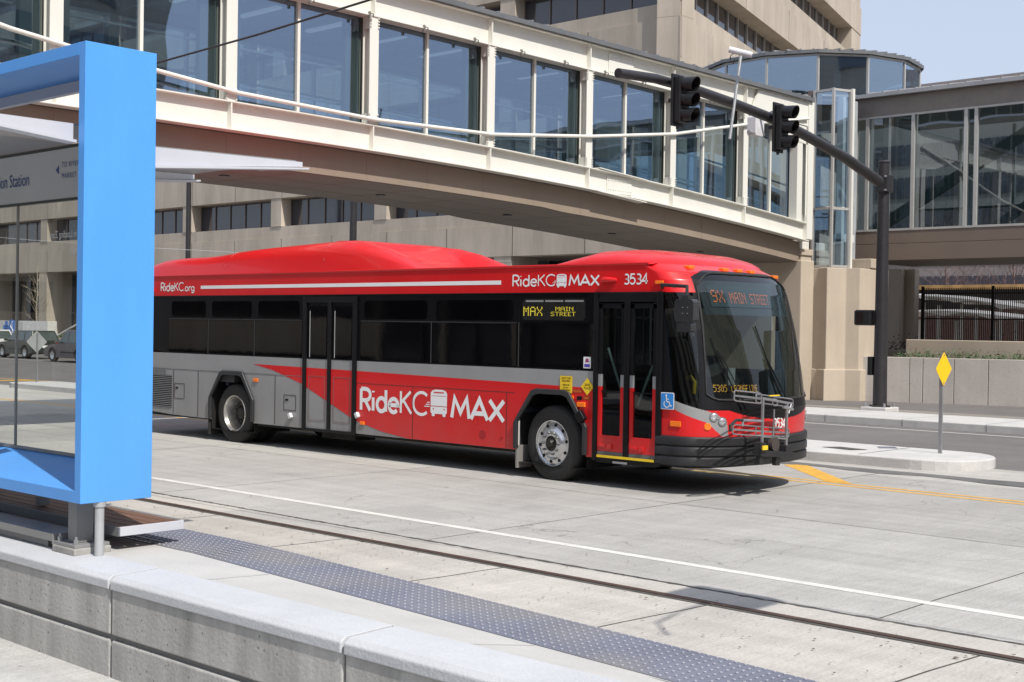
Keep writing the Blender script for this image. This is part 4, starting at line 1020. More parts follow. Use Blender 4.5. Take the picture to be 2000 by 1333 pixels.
# ================================================================== TRAFFIC SIGNAL MAST
XM, YM = -14.75, 28.9
ms = thing('signal_mast', 'dark bronze traffic signal mast with a long arm reaching over the street', 'traffic signal', (XM, YM, .15))
XM = P(1718, 800, 'Y', YM).x; pz = lambda y: P(1718, y, 'Y', YM).z
c = MB(); c.cyl((XM, YM, .27), (XM, YM, pz(318)), .165, .125, 28); c.build('pole', BRONZE, ms, smooth=40)
c = MB(); c.cyl((XM, YM, pz(318)), (XM, YM, pz(318)+.04), .145, .11, 28); c.build('cap', BRONZE, ms); c = MB(); c.cyl((XM, YM, .235), (XM, YM, .275), .27, .27, 4); c.build('base_plate', BRONZE, ms)
MB().box(XM-.33, XM+.33, YM-.33, YM+.33, .1, .235).build('footing', KERB, ms, bevel=.02)
c = MB()
for i in (-1, 1):
    for j in (-1, 1): c.cyl((XM+i*.24, YM+j*.24, .235), (XM+i*.24, YM+j*.24, .33), .028, n=8)
c.build('anchor_bolt', STEEL, ms)
ap = [P(x, y, 'X', XM+.16) for x, y in ((1716, 355), (1650, 308), (1590, 274), (1525, 239), (1440, 205), (1350, 173), (1280, 154), (1207, 143))]
c = MB(); c.tube(ap, [.125, .12, .113, .107, .10, .094, .09, .086], 20); c.build('arm', BRONZE, ms, smooth=50)
c = MB(); c.box(XM-.12, XM+.17, YM-.17, YM+.17, ap[0].z-.20, ap[0].z+.20); c.build('arm_flange', BRONZE, ms, bevel=.01)
c = MB()
for dz in (-.16, .16): c.cyl((XM+.14, YM-.22, ap[0].z+dz), (XM+.14, YM-.16, ap[0].z+dz), .025, n=8)
c.build('flange_bolt', STEEL, ms)
def head(px, ytop, ybot, xa):
    pt = P(px, ytop, 'X', xa); pb_ = P(px, ybot, 'X', xa); y = pt.y; z1, z0 = pt.z, pb_.z; h_ = (z1-z0)
    root = MB(); root.box(xa-.045, xa, y-.20, y+.20, z0-.06, z1+.06); root.box(xa+.001, xa+.14, y-.155, y+.155, z0, z1)
    hd = root.build('signal_head', SIGB, ms, bevel=.02)
    for k in range(3):
        zc = z1-h_*(k+.5)/3; r_ = .135
        v = MB(); n = 20; vs = []
        for i in range(n+1):
            t = R(-60+300*i/n); 
            for rr_ in (r_, r_-.012):
                cy0, cz0 = y+rr_*math.cos(t), zc+rr_*math.sin(t); top_ = .29-.10*(1-math.sin(t))/2
                vs += [(xa+.141, cy0, cz0), (xa+.141+top_, cy0, cz0-.02)]
        fs = []
        for i in range(n): a = 4*i; b = 4*(i+1); fs += [(a, b, b+1, a+1), (a+2, a+3, b+3, b+2), (a+1, b+1, b+3, a+3)]
        v.add(vs, fs); v.build('visor', SIGB, hd, smooth=50)
        l = MB(); l.cyl((xa+.141, y, zc), (xa+.15, y, zc), .115, .10, 20); l.build('lens', mat('dark_lens_%d' % k, ((.05, .004, .003), (.06, .035, .003), (.004, .05, .03))[k], .15), hd)
    b = MB(); b.box(xa-.22, xa-.046, y-.03, y+.03, (z0+z1)/2-.1+h_*.1, (z0+z1)/2-.03+h_*.1); b.cyl((xa-.03, y+.02, z0-.1), (xa-.03, y+.02, z0-.02), .03, n=10); b.build('bracket', BRONZE, hd)
head(1326, 152, 242, XM+.38); head(1522, 207, 293, XM+.38)
c = MB(); a = P(1447, 108, 'X', XM+.30); b = P(1425, 272, 'X', XM+.30); c.cyl(a, b, .032, n=10); c.build('camera_post', STEEL, ms)
c = MB(); a = P(1424, 97, 'X', XM+.32); b = P(1460, 106, 'X', XM+.62); d = (b-a).normalized(); c.cyl(a, a+d*.46, .062, n=16); c.build('detector_camera', mat('camera_white', (.6, .6, .62), .4), ms, smooth=40)
c = MB(); a = P(1433, 105, 'X', XM+.32); c.tube([a+Vector((0, -.0, -.0)), a+Vector((0, -.10, -.05)), a+Vector((0, -.12, -.17)), a+Vector((0, 0, -.20)), a+Vector((0, .03, -.1))], .008, 6); c.build('camera_cable', BLACK, ms)
a = P(1476, 246, 'X', XM-.35); c = MB(); c.prism(rrect(a.y-.17, a.y+.17, a.z-.22, a.z+.20, .06), YZ(a.x), -.1, .1); c.build('detector_box', mat('camera_white', (.6, .6, .62)), ms)
c = MB(); c.bar((a.x, a.y, a.z+.12), (XM+.16, a.y+.05, a.z+.30), .05, .05); c.cyl((a.x-.02, a.y-.24, a.z-.16), (a.x+.02, a.y+.26, a.z-.16), .045, n=10); c.build('detector_bracket', STEEL, ms)
a = P(1690, 621, 'Y', YM-.05); c = MB(); c.box(a.x-.21, a.x+.20, a.y-.14, a.y+.14, a.z-.185, a.z+.185); c.build('pedestrian_signal', SIGB, ms, bevel=.03)
c = MB(); c.box(a.x-.225, a.x-.211, a.y-.12, a.y+.12, a.z-.16, a.z+.16); c.box(a.x-.16, a.x+.0, a.y-.155, a.y-.141, a.z-.12, a.z+.12); c.build('pedestrian_lens', mat('ped_lens', (.012, .004, .004), .3), ms)
a = P(1703, 715, 'Y', YM-.05); MB().box(a.x-.07, a.x+.05, a.y-.1, a.y+.08, a.z-.22, a.z+.22).build('push_button_box', SIGB, ms, bevel=.01)

# ================================================================== SIGNS
def diamond(name, label, x, y, z0, zc, half, ang, m, back, postm, loc_):
    t = thing(name, label, 'road sign', loc_); d = Vector((-math.sin(R(ang)), math.cos(R(ang)), 0)); nrm = Vector((math.cos(R(ang)), math.sin(R(ang)), 0)); c0 = Vector((x, y, zc))
    r_ = half*.10; pts = []
    for k in range(4):
        a = k*90; cpt = (math.cos(R(a))*(half-r_*1.41), math.sin(R(a))*(half-r_*1.41)); pts += [(cpt[0]+r_*math.cos(R(a+q)), cpt[1]+r_*math.sin(R(a+q))) for q in (-45, -20, 0, 20, 45)]
    s_ = MB(); s_.prism(pts, lambda u, v, dd: tuple(c0+d*u+Vector((0, 0, v))+nrm*(.035+dd)), 0, .003); s_.build('sign_face', m, t)
    s_ = MB(); s_.prism(pts, lambda u, v, dd: tuple(c0+d*u+Vector((0, 0, v))+nrm*(.0325+dd)), 0, .002); s_.build('sign_back', back, t)
    s_ = MB(); 
    s_.bar((x, y, z0), (x, y, zc+half*.8), .055, .03, tuple(d)); s_.build('post', postm, t)
    hl = MB(); n = int((zc-half-z0)/.055)
    for i in range(n): z = z0+.04+i*.055; hl.cyl((x-.0, y-.0, z)+0*nrm if False else Vector((x, y, z))+nrm*.0155, Vector((x, y, z))+nrm*.017, .010, n=6); hl.cyl(Vector((x, y, z))-nrm*.0155, Vector((x, y, z))-nrm*.017, .010, n=6)
    hl.build('post_hole', BLACK, t)
    bl = MB()
    for q in (-.8, .8): bl.cyl(c0+nrm*.038+Vector((0, 0, half*q)), c0+nrm*.045+Vector((0, 0, half*q)), .012, n=8)
    bl.build('bolt', STEEL, t)
a = P(1836, 886, 'Z', .15); b = P(1843, 721, 'Y', a.y)
diamond('diamond_sign', 'plain yellow diamond marker sign on a punched steel post at the rounded island tip', a.x, a.y, .14, b.z, .262, -2, YEL, STEEL, STEEL, (a.x, a.y, .15))
a = P(72, 755, 'Y', 19.3); b = P(73, 668, 'Y', 19.3)
diamond('diamond_sign', 'back of a grey diamond sign on a post, seen through the shelter glass', a.x, a.y, gz(a.x)+.1, b.z, .33, 180, YEL, mat('sign_back_grey', (.36, .37, .38), .5, metal=.2), STEEL, (a.x, a.y, gz(a.x)+.1))

# ================================================================== LAMP POSTS and wires
def lamp(x, y, h_, lab, r_=.15):
    t = thing('lamp_post', lab, 'lamp post', (x, y, gz(x)+.1), 'dark poles in front of the office building')
    c = MB(); c.cyl((x, y, gz(x)), (x, y, h_), r_, r_*.85, 16); c.build('pole', BRONZE, t, smooth=40)
    c = MB(); c.box(x-.15, x+.15, y-.9, y-.2, h_-.05, h_+.06); c.bar((x, y, h_-.02), (x, y-.3, h_), .06, .06); c.build('lamp_head', BRONZE, t)
a = P(368, 430, 'Y', 39.3); lamp(a.x, a.y, 9.7, 'slim dark pole rising behind the back of the bus roof, the left one')
a = P(690, 430, 'Y', 36.0); lamp(a.x, a.y, 8.0, 'thicker dark pole rising behind the roof hump of the bus', .17)
a = P(305, 125, 'Y', 7.3); b = P(745, 0, 'Y', 7.3); d = (b-a)
c = MB(); pts = [a+d*t+Vector((0, 0, .06*(t-.3)**2)) for t in [(-6+i*.5) for i in range(26)]]; c.tube(pts, .010, 6)
o = c.build('overhead_wire', mat('wire_black', (.03, .02, .02), .5)); o['label'] = 'thin dark overhead tram wire crossing in front of the footbridge windows'; o['category'] = 'wire'
a = P(300, 485, 'Y', 27); b = P(440, 493, 'Y', 27); d = b-a
c = MB(); c.tube([a+d*t+Vector((0, 0, .01*(t*t))) for t in (-6, -4, -2, 0, 1, 2, 3, 4)], .010, 5)
o = c.build('service_wire', mat('wire_pale', (.5, .5, .48), .5)); o['label'] = 'thin pale wire sagging across the lower wall of the office building'; o['category'] = 'wire'

hb = thing('shadow_caster', 'dark box added out of view above the tram track to cast a shadow on it', 'blocker', (-1.5, 7.25, 4.8))  # unseen box added for the shadow it throws on the track
c = MB(); c.box(-1.9, -1.2, 7.0, 7.5, 4.72, 4.92); c.build('housing', SIGB, hb, bevel=.05)
c = MB(); c.tube([(-1.5, 7.0, 4.85), (-1.45, 6.6, 4.87), (-1.4, 6.2, 4.8), (-1.3, 6.0, 4.6)], .014, 8); c.build('bracket', SIGB, hb)
c = MB(); c.tube([(-1.5, 7.3, 5.2), (-1.5, 7.28, 4.9)], .008, 5); c.build('hanger_wire', SIGB, hb)

# ================================================================== PARKED CARS and the far-left corner
def make_car(name, label, x, y, z, paint, suv, group):
    """x = front axle, heading -X; y = near side"""
    t = thing(name, label, 'car', (x, y, z), group); W = 1.76; hh = 1.70 if suv else 1.58
    wb = 2.65; RW = .34; q = lambda u: x+u      # u positive to the rear
    def arch(c): return [(c+.42*math.cos(R(a)), RW+.42*math.sin(R(a))) for a in range(180, -1, -15)]
    low = [(-.85, .30), (-.42, .26)]+arch(0)+[(.42, .24), (wb-.42, .24)]+arch(wb)+[(wb+.42, .26), (wb+.85, .34), (wb+.92, .62), (wb+.88, 1.0), (wb+.80, 1.02), (.75, .98), (-.35, .88), (-.82, .72), (-.9, .5)]
    b = MB(); b.prism(low, lambda u, v, d: (q(u), y+d, z+v), 0, W); b.build('body', paint, t, bevel=.05)
    MB().box(q(-.5), q(wb+.5), y+.2, y+W-.2, z+.25, z+.9).build('underbody', BLACK, t)
    rx = wb+.70 if suv else wb+.75
    def gh(o, zt_, zb_, i0, i1):
        b0, b1 = [(.45, zb_), (rx+.08, zb_)], [(1.15, zt_), (rx-.22, zt_)]
        vs = []
        for (u, v), ins in ((b0[0], i0), (b0[1], i0), (b1[1], i1), (b1[0], i1)): vs += [(q(u), y+ins, z+v), (q(u), y+W-ins, z+v)]
        return vs
    g_ = MB(); g_.add(gh(0, hh, .97, .04, .20), [(0, 2, 4, 6), (1, 7, 5, 3), (0, 1, 3, 2), (4, 5, 7, 6), (0, 6, 7, 1), (2, 3, 5, 4)]); g_.build('cabin', paint, t, bevel=.04)
    wn = mat('car_window', (.05, .07, .07), .06, spec=1)
    def side(pts, s_):
        m_ = MB()
        def f(u, v, d):
            k = (v-.97)/(hh-.97); ins = .04+.16*k
            return (q(u), (y+ins-.012-d) if s_ < 0 else (y+W-ins+.012+d), z+v)
        m_.prism(pts, f, 0, .006); m_.build('side_window', wn, t)
    zt_ = hh-.09
    for s_ in (-1, 1):
        side([(.66, 1.03), (1.18, zt_), (1.52, zt_), (1.52, 1.03)], s_); side([(1.60, 1.03), (1.60, zt_), (2.42, zt_), (2.50, 1.03)], s_); side([(2.60, 1.03), (2.54, zt_), (rx-.30, zt_), (rx-.12, 1.03)], s_)
    m_ = MB(); k0, k1 = .12, .88
    e = lambda k: (rx+.08-(.30)*k, .97+(hh-.97)*k)
    a0, a1 = e(k0), e(k1); m_.quad((q(a0[0]+.012), y+.16, z+a0[1]), (q(a0[0]+.012), y+W-.16, z+a0[1]), (q(a1[0]+.012), y+W-.28, z+a1[1]), (q(a1[0]+.012), y+.28, z+a1[1])); m_.build('rear_window', wn, t)
    e = lambda k: (.45+.70*k, .97+(hh-.97)*k); a0, a1 = e(.08), e(.9); m_ = MB(); m_.quad((q(a0[0]-.012), y+.14, z+a0[1]), (q(a0[0]-.012), y+W-.14, z+a0[1]), (q(a1[0]-.012), y+W-.26, z+a1[1]), (q(a1[0]-.012), y+.26, z+a1[1])); m_.build('windshield', wn, t)
    for s_ in (0, 1):
        yy0 = y+.06 if s_ == 0 else y+W-.34
        MB().box(q(wb+.84), q(wb+.93), yy0, yy0+.28, z+.78, z+.98).build('tail_light', REDL, t, bevel=.02)
        MB().box(q(-.90), q(-.80), yy0, yy0+.28, z+.60, z+.74).build('headlight', FLENS, t, bevel=.02)
        for u in (0, wb):
            yc = y+.02 if s_ == 0 else y+W-.24
            w_ = MB(); w_.lathe([(.19, 0), (.31, -.0), (RW, .04), (RW, .18), (.31, .22), (.19, .22)], (q(u), yc, z+RW), 'Y', 28); wo = w_.build('wheel', TYRE, t, smooth=50)
            r_ = MB(); yo = -.008 if s_ == 0 else .228; sg_ = 1 if s_ == 0 else -1
            r_.lathe([(.0, yo+.03*sg_), (.05, yo+.02*sg_), (.19, yo), (.205, yo)], (q(u), yc, z+RW), 'Y', 24); r_.build('rim', ALU, wo, smooth=50)
    m_ = MB(); m_.box(q(.62), q(.78), y-.20, y-.02, z+.98, z+1.12); m_.build('mirror', paint, t, bevel=.03)
    MB().box(q(.9), q(wb-.3), y-.012, y-.001, z+.50, z+.56).build('side_trim', BLACK, t)
    MB().box(q(wb+.925), q(wb+.94), y+.6, y+1.16, z+.62, z+.76).build('number_plate', WHITE, t)
    if suv:
        r_ = MB(); r_.bar((q(1.2), y+.24, z+hh+.04), (q(rx-.3), y+.24, z+hh+.04), .03, .03); r_.bar((q(1.2), y+W-.24, z+hh+.04), (q(rx-.3), y+W-.24, z+hh+.04), .03, .03); r_.build('roof_rail', BLACK, t)
    return t
gr_ = 'cars parked along the far kerb'
a = P(47, 701, 'Z', -.195); make_car('parked_car', 'dark green estate car parked at the far kerb, seen rear on through the shelter glass', a.x-2.65, a.y, -.198, mat('dark_green_paint', (.012, .022, .018), .25, coat=.5), False, gr_)
b = P(101, 707, 'Z', -.195); make_car('parked_car', 'purple grey sport utility car parked behind the dark green estate', b.x, b.y, -.198, mat('plum_grey_paint', (.075, .062, .068), .3, coat=.5), True, gr_)
make_car('parked_car', 'white car parked ahead of the dark green estate, mostly cut off at the picture edge', a.x-8.2, a.y+.1, -.198, mat('white_car_paint', (.6, .6, .6), .3, coat=.5), False, gr_)
YSW = 40.6
a = P(64, 628, 'Y', YSW); b = P(94, 628, 'Y', YSW); e = P(0, 629, 'Y', YSW)
sw = thing('sign_wall', 'low white sign wall with two blue emblems behind the parked cars', 'sign', (b.x, YSW, -.5))
MB().box(b.x-16, b.x, YSW, YSW+.6, -.6, b.z).build('wall_panel', mat('white_stone', (.55, .54, .52), .7), sw, bevel=.02)
MB().box(b.x-3.2, b.x+.02, YSW-.04, YSW-.002, -.6, b.z+.01).build('end_panel', mat('white_stone_clean', (.70, .68, .66), .7), sw)
ex = P(13, 640, 'Y', YSW).x; zc = P(13, 640, 'Y', YSW).z; s_ = .50
c = MB(); 
for k in range(4): c.prism([(u*math.cos(R(90*k))-v*math.sin(R(90*k))+ex, u*math.sin(R(90*k))+v*math.cos(R(90*k))+zc) for u, v in ((.03, -.13), (s_*.85, -.17), (s_*.85, .17), (.03, .13))], XZ(YSW-.02), 0, .015)
c.build('cross_emblem', STICK, sw)
ex = P(22.5, 640, 'Y', YSW).x+.1; c = MB(); c.prism([(ex+u*s_, zc+v*s_) for u, v in ((-.75, .9), (0, 1.05), (.75, .9), (.72, -.1), (.45, -.7), (0, -1.05), (-.45, -.7), (-.72, -.1))], XZ(YSW-.02), 0, .015); c.build('shield_emblem', STICK, sw)
c = MB(); c.bar((ex, YSW-.024, zc-.45), (ex, YSW-.024, zc+.4), .07, .01, (0, 1, 0)); c.tube([(ex+.18*math.sin(i*.9), YSW-.03, zc-.4+i*.1) for i in range(9)], .03, 5); c.build('emblem_mark', WHITE, sw)
a = P(71, 640, 'Y', 41.6)
bare_tree(a.x, 41.6, -.2, 5.9, 'small bare pale tree behind the white sign wall', 3, None, BARK, 3, .25, 14, r0=.085, bl=.55)
hd_ = MB(); a = P(97, 656, 'Y', 41.4)
for i in range(1500):
    x = a.x+random.uniform(0, 4.5); y = random.uniform(41.1, 42); z = a.z-.6+random.uniform(0, .65); s_ = random.uniform(.03, .07)
    nx = Vector((random.uniform(-1, 1), random.uniform(-1, 1), random.uniform(-.5, 1))).normalized(); e1 = nx.orthogonal().normalized()*s_; e2 = nx.cross(e1)*.5; c0 = Vector((x, y, z)); hd_.quad(c0-e1, c0-e2, c0+e1, c0+e2)
o = hd_.build('hedge', mat('hedge_green', (.09, .14, .06), .7, var=.3, scale=5), recalc=False); o['label'] = 'short clipped green hedge beside the white sign wall'; o['category'] = 'hedge'
st = thing('stair_wall', 'sloping tan stair wall with a pale handrail behind the parked cars', 'stair wall', (a.x+2, 39.9, -.2))
p0 = P(98, 656, 'Y', 39.9); p1 = P(111, 656, 'Y', 39.9); p2 = P(157, 630, 'Y', 39.9); dd_ = (p2-p1)/(p2.x-p1.x)
p3 = p1+dd_*9
c = MB(); c.tube([p0+Vector((0, 0, .02)), p1, p3], .045, 8); c.build('handrail', mat('pale_rail', (.75, .75, .72), .4), st)
c = MB(); c.prism([(p0.x, -.6), (p0.x, p0.z-.12), (p1.x, p1.z-.12), (p1.x+4, p1.z-.12), (p1.x+9, p1.z-.12), (p3.x, -.6)], XZ(39.9), 0, .3); c.build('wall_panel', TANC, st)

# ================================================================== THE BUS  (local: x forward from the front axle, y across from the near side, z up)
BX, BY = -11.23, 12.962
bus = thing('city_bus', 'red and silver city bus with white lettering and a bike rack on its nose', 'bus', (BX, BY, 0))
def bb(mb, name, m, par=None, **k): return mb.build(name, m, par or bus, world=False, **k)
WB = 2.59; XR = -10.0; WM = WB/2
near = lambda y: (lambda u, v, d: (u, y+d, v))
far_ = lambda y: (lambda u, v, d: (u, WB-y-d, v))
# --- front loft
def prof(z):
    pts = [(.30, 1.97, .63), (.75, 1.97, .665), (1.05, 1.96, .70), (1.5, 1.90, .66), (2.0, 1.83, .60), (2.45, 1.75, .53), (2.60, 1.71, .49), (2.70, 1.62, .49), (2.80, 1.42, .43), (2.85, 1.30, .40)]
    if z <= pts[0][0]: return pts[0][1:]
    for p, q in zip(pts, pts[1:]):
        if z <= q[0]:
            t = (z-p[0])/(q[0]-p[0]); return p[1]+(q[1]-p[1])*t, p[2]+(q[2]-p[2])*t
    return pts[-1][1:]
def FS(z, s, off=0., wid=1.295, ex=2.15):
    xs, d = prof(z); c = max(0, 1-abs(s)**ex)**.5
    return (xs+(d+off)*c+(.0 if c > 0 else 0), WM+(wid+off)*s, z)
def sgrid(n):   # finer towards the corners: uniform in angle
    return [math.sin(math.pi*(-.5+i/n)) for i in range(n+1)]
NSX = 340; SG = sgrid(NSX)
NZ = 290; ZG = [.36+(2.80-.36)*j/NZ for j in range(NZ+1)]
def alim(z): return .775+.085*max(0, min(1, (2.62-z)/1.45))
def silver_top(x):   # z of the silver band's top edge on the near corner, by x
    return 1.25-(x-1.70)*.40
def region(s, z):
    x, y, _ = FS(z, s); a = abs(s)
    if z > 2.745: return 'cap'
    zt_ = 1.19-.316*(x-1.81); zb_ = 1.10-.415*(x-1.81)
    if a > alim(z)+.025:                          # corner and side
        if z > 2.45: return 'cap'
        if a > alim(z)+.05 and z > zt_: return 'side_glass'
        if z > max(zt_, 1.03) or (z > zt_ and a > .87): return 'mask'
    if a > .87: return 'mask' if z > zt_ else 'silver' if z > zb_ else 'cap'
    if a < alim(z) and 1.16 < z < 2.72:
        if zwin(s, True) < z < zwin(s, False): return 'windshield'
    if z > 2.735-.10*max(0, (a-.5)/.3)**2: return 'cap'
    ain = .68+.02*max(0, (z-.72)/.155) if z < .875 else .70+.17*((z-.875)/.155)**1.6
    if .72 <= z < 1.03 and a > ain and (z > .89 or a < .74+(z-.72)/.17*.13): return 'silver'
    if z > .915+.145*(a/.75)**2.5 and a < .80: return 'mask'
    if z > 1.03: return 'mask'
    return 'cap'
def zwin(s, lowz):
    a = abs(s); return (1.16+.07*max(0, (a-.76)/.10)**2) if lowz else (2.695-.15*max(0, (a-.50)/.275)**2)
regs = {}
for j in range(NZ):
    for i in range(NSX):
        zc = (ZG[j]+ZG[j+1])/2; scn = (SG[i]+SG[i+1])/2
        regs.setdefault(region(scn, zc), set()).add((i, j))
def emit(cells):
    idx = {}; mb = MB()
    for (i, j) in cells:
        f = []
        for (a, b) in ((i, j), (i+1, j), (i+1, j+1), (i, j+1)):
            if (a, b) not in idx: idx[(a, b)] = len(mb.v); mb.v.append(FS(ZG[b], SG[a]))
            f.append(idx[(a, b)])
        mb.f.append(f); mb.m.append(0)
    return mb
bb(emit(regs['cap']), 'front_cap', RED, smooth=180)
bb(emit(regs['mask']), 'front_mask', BLACK, smooth=180)
half = lambda nm, sg: {c for c in regs[nm] if (SG[c[0]] > 0) == sg}
for sg in (False, True): bb(emit(half('silver', sg)), 'headlight_surround', SILVER, smooth=180)
bb(emit(regs['windshield']), 'windshield', WGLASS, smooth=180, recalc=False)
DRG = glass('driver_glass', (.16, .18, .18), .02, .9, .03, 1.)
for sg in (False, True): bb(emit(half('side_glass', sg)), 'driver_side_window', DRG, smooth=180, recalc=False)
# rubber round the windshield
sL, sU = alim(1.23), .775
ol = [FS(zwin(q, True), q, .006) for q in [(-sL+2*sL*i/40) for i in range(41)]]+[FS(1.24+(2.56-1.24)*i/14, alim(1.24+(2.56-1.24)*i/14), .006) for i in range(15)]+[FS(zwin(q, False), q, .006) for q in [(sU-2*sU*i/40) for i in range(41)]]+[FS(2.56-(2.56-1.24)*i/14, -alim(2.56-(2.56-1.24)*i/14), .006) for i in range(15)]
bb(MB().tube(ol+[ol[0]], .014, 6), 'windshield_seal', RUBBER, smooth=60)
# --- sides
def arch_pts(c, hw=.60, zt_=1.16, fl=.25, z0=.36):
    return [(c-hw, z0), (c-hw, .74), (c-fl-.06, zt_-.03), (c-fl+.03, zt_), (c+fl-.03, zt_), (c+fl+.06, zt_-.03), (c+hw, .74), (c+hw, z0)]
def clip(poly, x0, x1):
    for side, lim in ((1, x0), (-1, x1)):
        out = []
        for p, q in zip(poly, poly[1:]+poly[:1]):
            ip = side*(p[0]-lim) >= 0; iq = side*(q[0]-lim) >= 0
            if ip: out.append(p)
            if ip != iq:
                t = (lim-p[0])/(q[0]-p[0]); out.append((lim, p[1]+(q[1]-p[1])*t))
        poly = out
    return poly
AR, AF = -7.02, .0
sil = [(XR, .42), (-8.75, .37)]+arch_pts(AR)+[(-5.2, .36), (-3.9, .36)]+arch_pts(AF, .61)+[(.74, .36), (.74, 1.45), (XR, 1.45)]
sw_low = [(-6.42, 1.325), (-5.9, 1.24), (-5.2, 1.06), (-4.52, .80), (-3.9, .56), (-3.3, .43), (-2.72, .362)]
redp = sw_low+[(-.61, .362), (-.61, .74), (-.31, 1.13), (-.22, 1.16), (.22, 1.16), (.31, 1.13), (.61, .74), (.61, .362), (.74, .362), (.74, 1.235), (-3.85, 1.30), (-6.42, 1.327)]
for nm, mp in (('near', near), ('far', far_)):
    pn = MB(); pn.prism(sil, mp(0.), 0, .02); bb(pn, 'side_panel', SILVER)
    pn = MB(); pn.prism(redp, mp(-.003), 0, .0025); bb(pn, 'livery_panel', RED)
    pn = MB(); pn.prism([(XR, 2.45), (1.75, 2.45), (1.71, 2.60), (1.62, 2.70), (1.44, 2.79), (XR, 2.79)], mp(0.), 0, .02); bb(pn, 'upper_panel', RED)
    # black window band
    pn = MB(); pn.prism([(-9.95, 1.90), (-9.7, 1.62), (-9.35, 1.48), (-8.95, 1.45), (1.90 if nm == 'far' else .74, 1.45), (1.78 if nm == 'far' else .74, 2.45), (XR, 2.45), (XR, 1.95)], mp(.004), 0, .012)
    if nm == 'far':
        bb(MB().prism([(-9.95, 2.30), (1.8, 2.30), (1.74, 2.45), (XR, 2.45)], mp(.004), 0, .012), 'window_band', BLACK)
        for k in range(8):
            x0 = -9.4+k*1.4; bb(MB().box(x0-.09, x0, WB-.02, WB-.004, 1.45, 2.30), 'window_post', BLACK)
            if k < 8: q_ = MB(); q_.quad((x0, WB-.012, 1.45), (x0+1.31, WB-.012, 1.45), (x0+1.31, WB-.012, 2.30), (x0, WB-.012, 2.30)); bb(q_, 'side_window', glass('far_bus_glass', (.30, .33, .32), .03, 1.) if 'far_bus_glass' not in MATS else MATS['far_bus_glass'], recalc=False)
        bb(MB().prism([(.74, .36), (1.96, .36), (1.90, 1.45), (.74, 1.45)], mp(0.), 0, .02), 'side_panel', RED)
    else: bb(pn, 'window_band', mat('band_black', (.004, .004, .005), .3, spec=.15))
for mp in (near, far_):
    bb(MB().prism([(1.775, .70), (1.97, .70), (1.962, 1.037), (1.775, 1.115)], mp(.001), 0, .02), 'corner_panel', RED)
    bb(MB().prism([(1.775, 1.1155), (1.962, 1.0375), (1.955, 1.144), (1.775, 1.201)], mp(.001), 0, .02), 'corner_band', SILVER)
    bb(MB().prism([(1.775, 1.2015), (1.955, 1.1445), (1.90, 1.50), (1.83, 2.0), (1.775, 2.35)], mp(.001), 0, .02), 'corner_glass', BLACK)
# near windows: glossy tinted panes a few mm proud
WBG = mat('window_black_gloss', (.0015, .0015, .002), .03, spec=.85, var=.0, bump=.05, bscale=1.3)
WBG2 = mat('window_black_gloss_upper', (.0015, .0015, .002), .06, spec=.25)
def win(x0, x1, split=True, up=True):
    m_ = MB(); m_.prism(rrect(x0+.02, x1-.02, 1.475, 2.035, .02), near(-.004), 0, .006); w_ = bb(m_, 'side_window', WBG)
    u = MB(); u.prism(rrect(x0+.10, x1-.10, 2.085, 2.355, .05), near(-.003), 0, .005); bb(u, 'upper_sash', WBG2, w_)
    f_ = MB(); f_.box(x0+.02, x1-.02, -.008, -.003, 2.045, 2.058); bb(f_, 'sash_rail', mat('sash_grey', (.03, .032, .034), .4), w_)
for x0, x1 in ((-8.93, -7.72), (-7.72, -6.42), (-6.42, -5.16), (-3.80, -2.26), (-2.26, -.60)): win(x0, x1)
m_ = MB(); m_.prism(rrect(-.56, .70, 1.475, 2.055, .02), near(-.004), 0, .006); bb(m_, 'side_window', WBG)
m_ = MB()
for x in (-7.72, -6.42, -2.26, -.58): m_.box(x-.006, x+.006, -.006, -.002, 1.47, 2.06)
bb(m_, 'window_divider', mat('divider_grey', (.05, .05, .052), .4))
# side destination display
dsp = bb(MB().prism(rrect(-.52, .56, 2.09, 2.37, .05), near(-.004), 0, .006), 'side_display', mat('display_dark', (.012, .012, .012), .25))
dm = MB(); led(dm, 'MAX', -.50, 2.265, .0198, near(-.0055), .0172); bb(dm, 'display_letters', LEDY, dsp)
dm = MB(); led(dm, 'MAIN', .06, 2.265, .0145, near(-.0055), .0078); led(dm, 'STREET', -.02, 2.20, .0128, near(-.0055), .0078); bb(dm, 'display_letters', LEDY, dsp)
dm = MB(); 
for k in range(3): dm.box(-.46+k*.34, -.15+k*.34, -.0052, -.0045, 2.33, 2.352)
bb(dm, 'display_shine', mat('shine_grey', (.25, .26, .25), .4), dsp)  # grey bars painted as shine along the top of the display
# roof rail between side and roof
gt = MB(); gt.tube([(XR, .0, 2.80), (1.55, .0, 2.80)], .018, 6); bb(gt, 'drip_rail', RED, smooth=60)
bb(MB().box(XR, 1.80, -.006, .0, 2.438, 2.452), 'belt_trim', BLACK)
bb(MB().box(XR, -5.15, -.005, .0, 1.168, 1.176), 'panel_trim', mat('trim_grey', (.20, .20, .205), .4, metal=.3))
sm = MB()
for x, z0, z1 in ((-8.0, .38, 1.16), (-5.85, .38, 1.16), (-2.62, .37, 1.12), (-.78, .37, 1.12), (-8.75, .38, 1.16)): sm.box(x-.004, x+.004, -.0055, -.001, z0, z1)
sm.box(-3.85, -.64, -.0055, -.001, 1.116, 1.122)
for (x0, x1, z0, z1) in ((-5.62, -5.32, .62, .86), (-8.72, -8.42, .66, .92)):
    sm.box(x0, x1, -.0055, -.001, z0, z0+.006); sm.box(x0, x1, -.0055, -.001, z1, z1+.006); sm.box(x0, x0+.006, -.0055, -.001, z0, z1); sm.box(x1, x1+.006, -.0055, -.001, z0, z1)
bb(sm, 'panel_seam', mat('seam_dark', (.035, .02, .02), .6))
sm = MB()
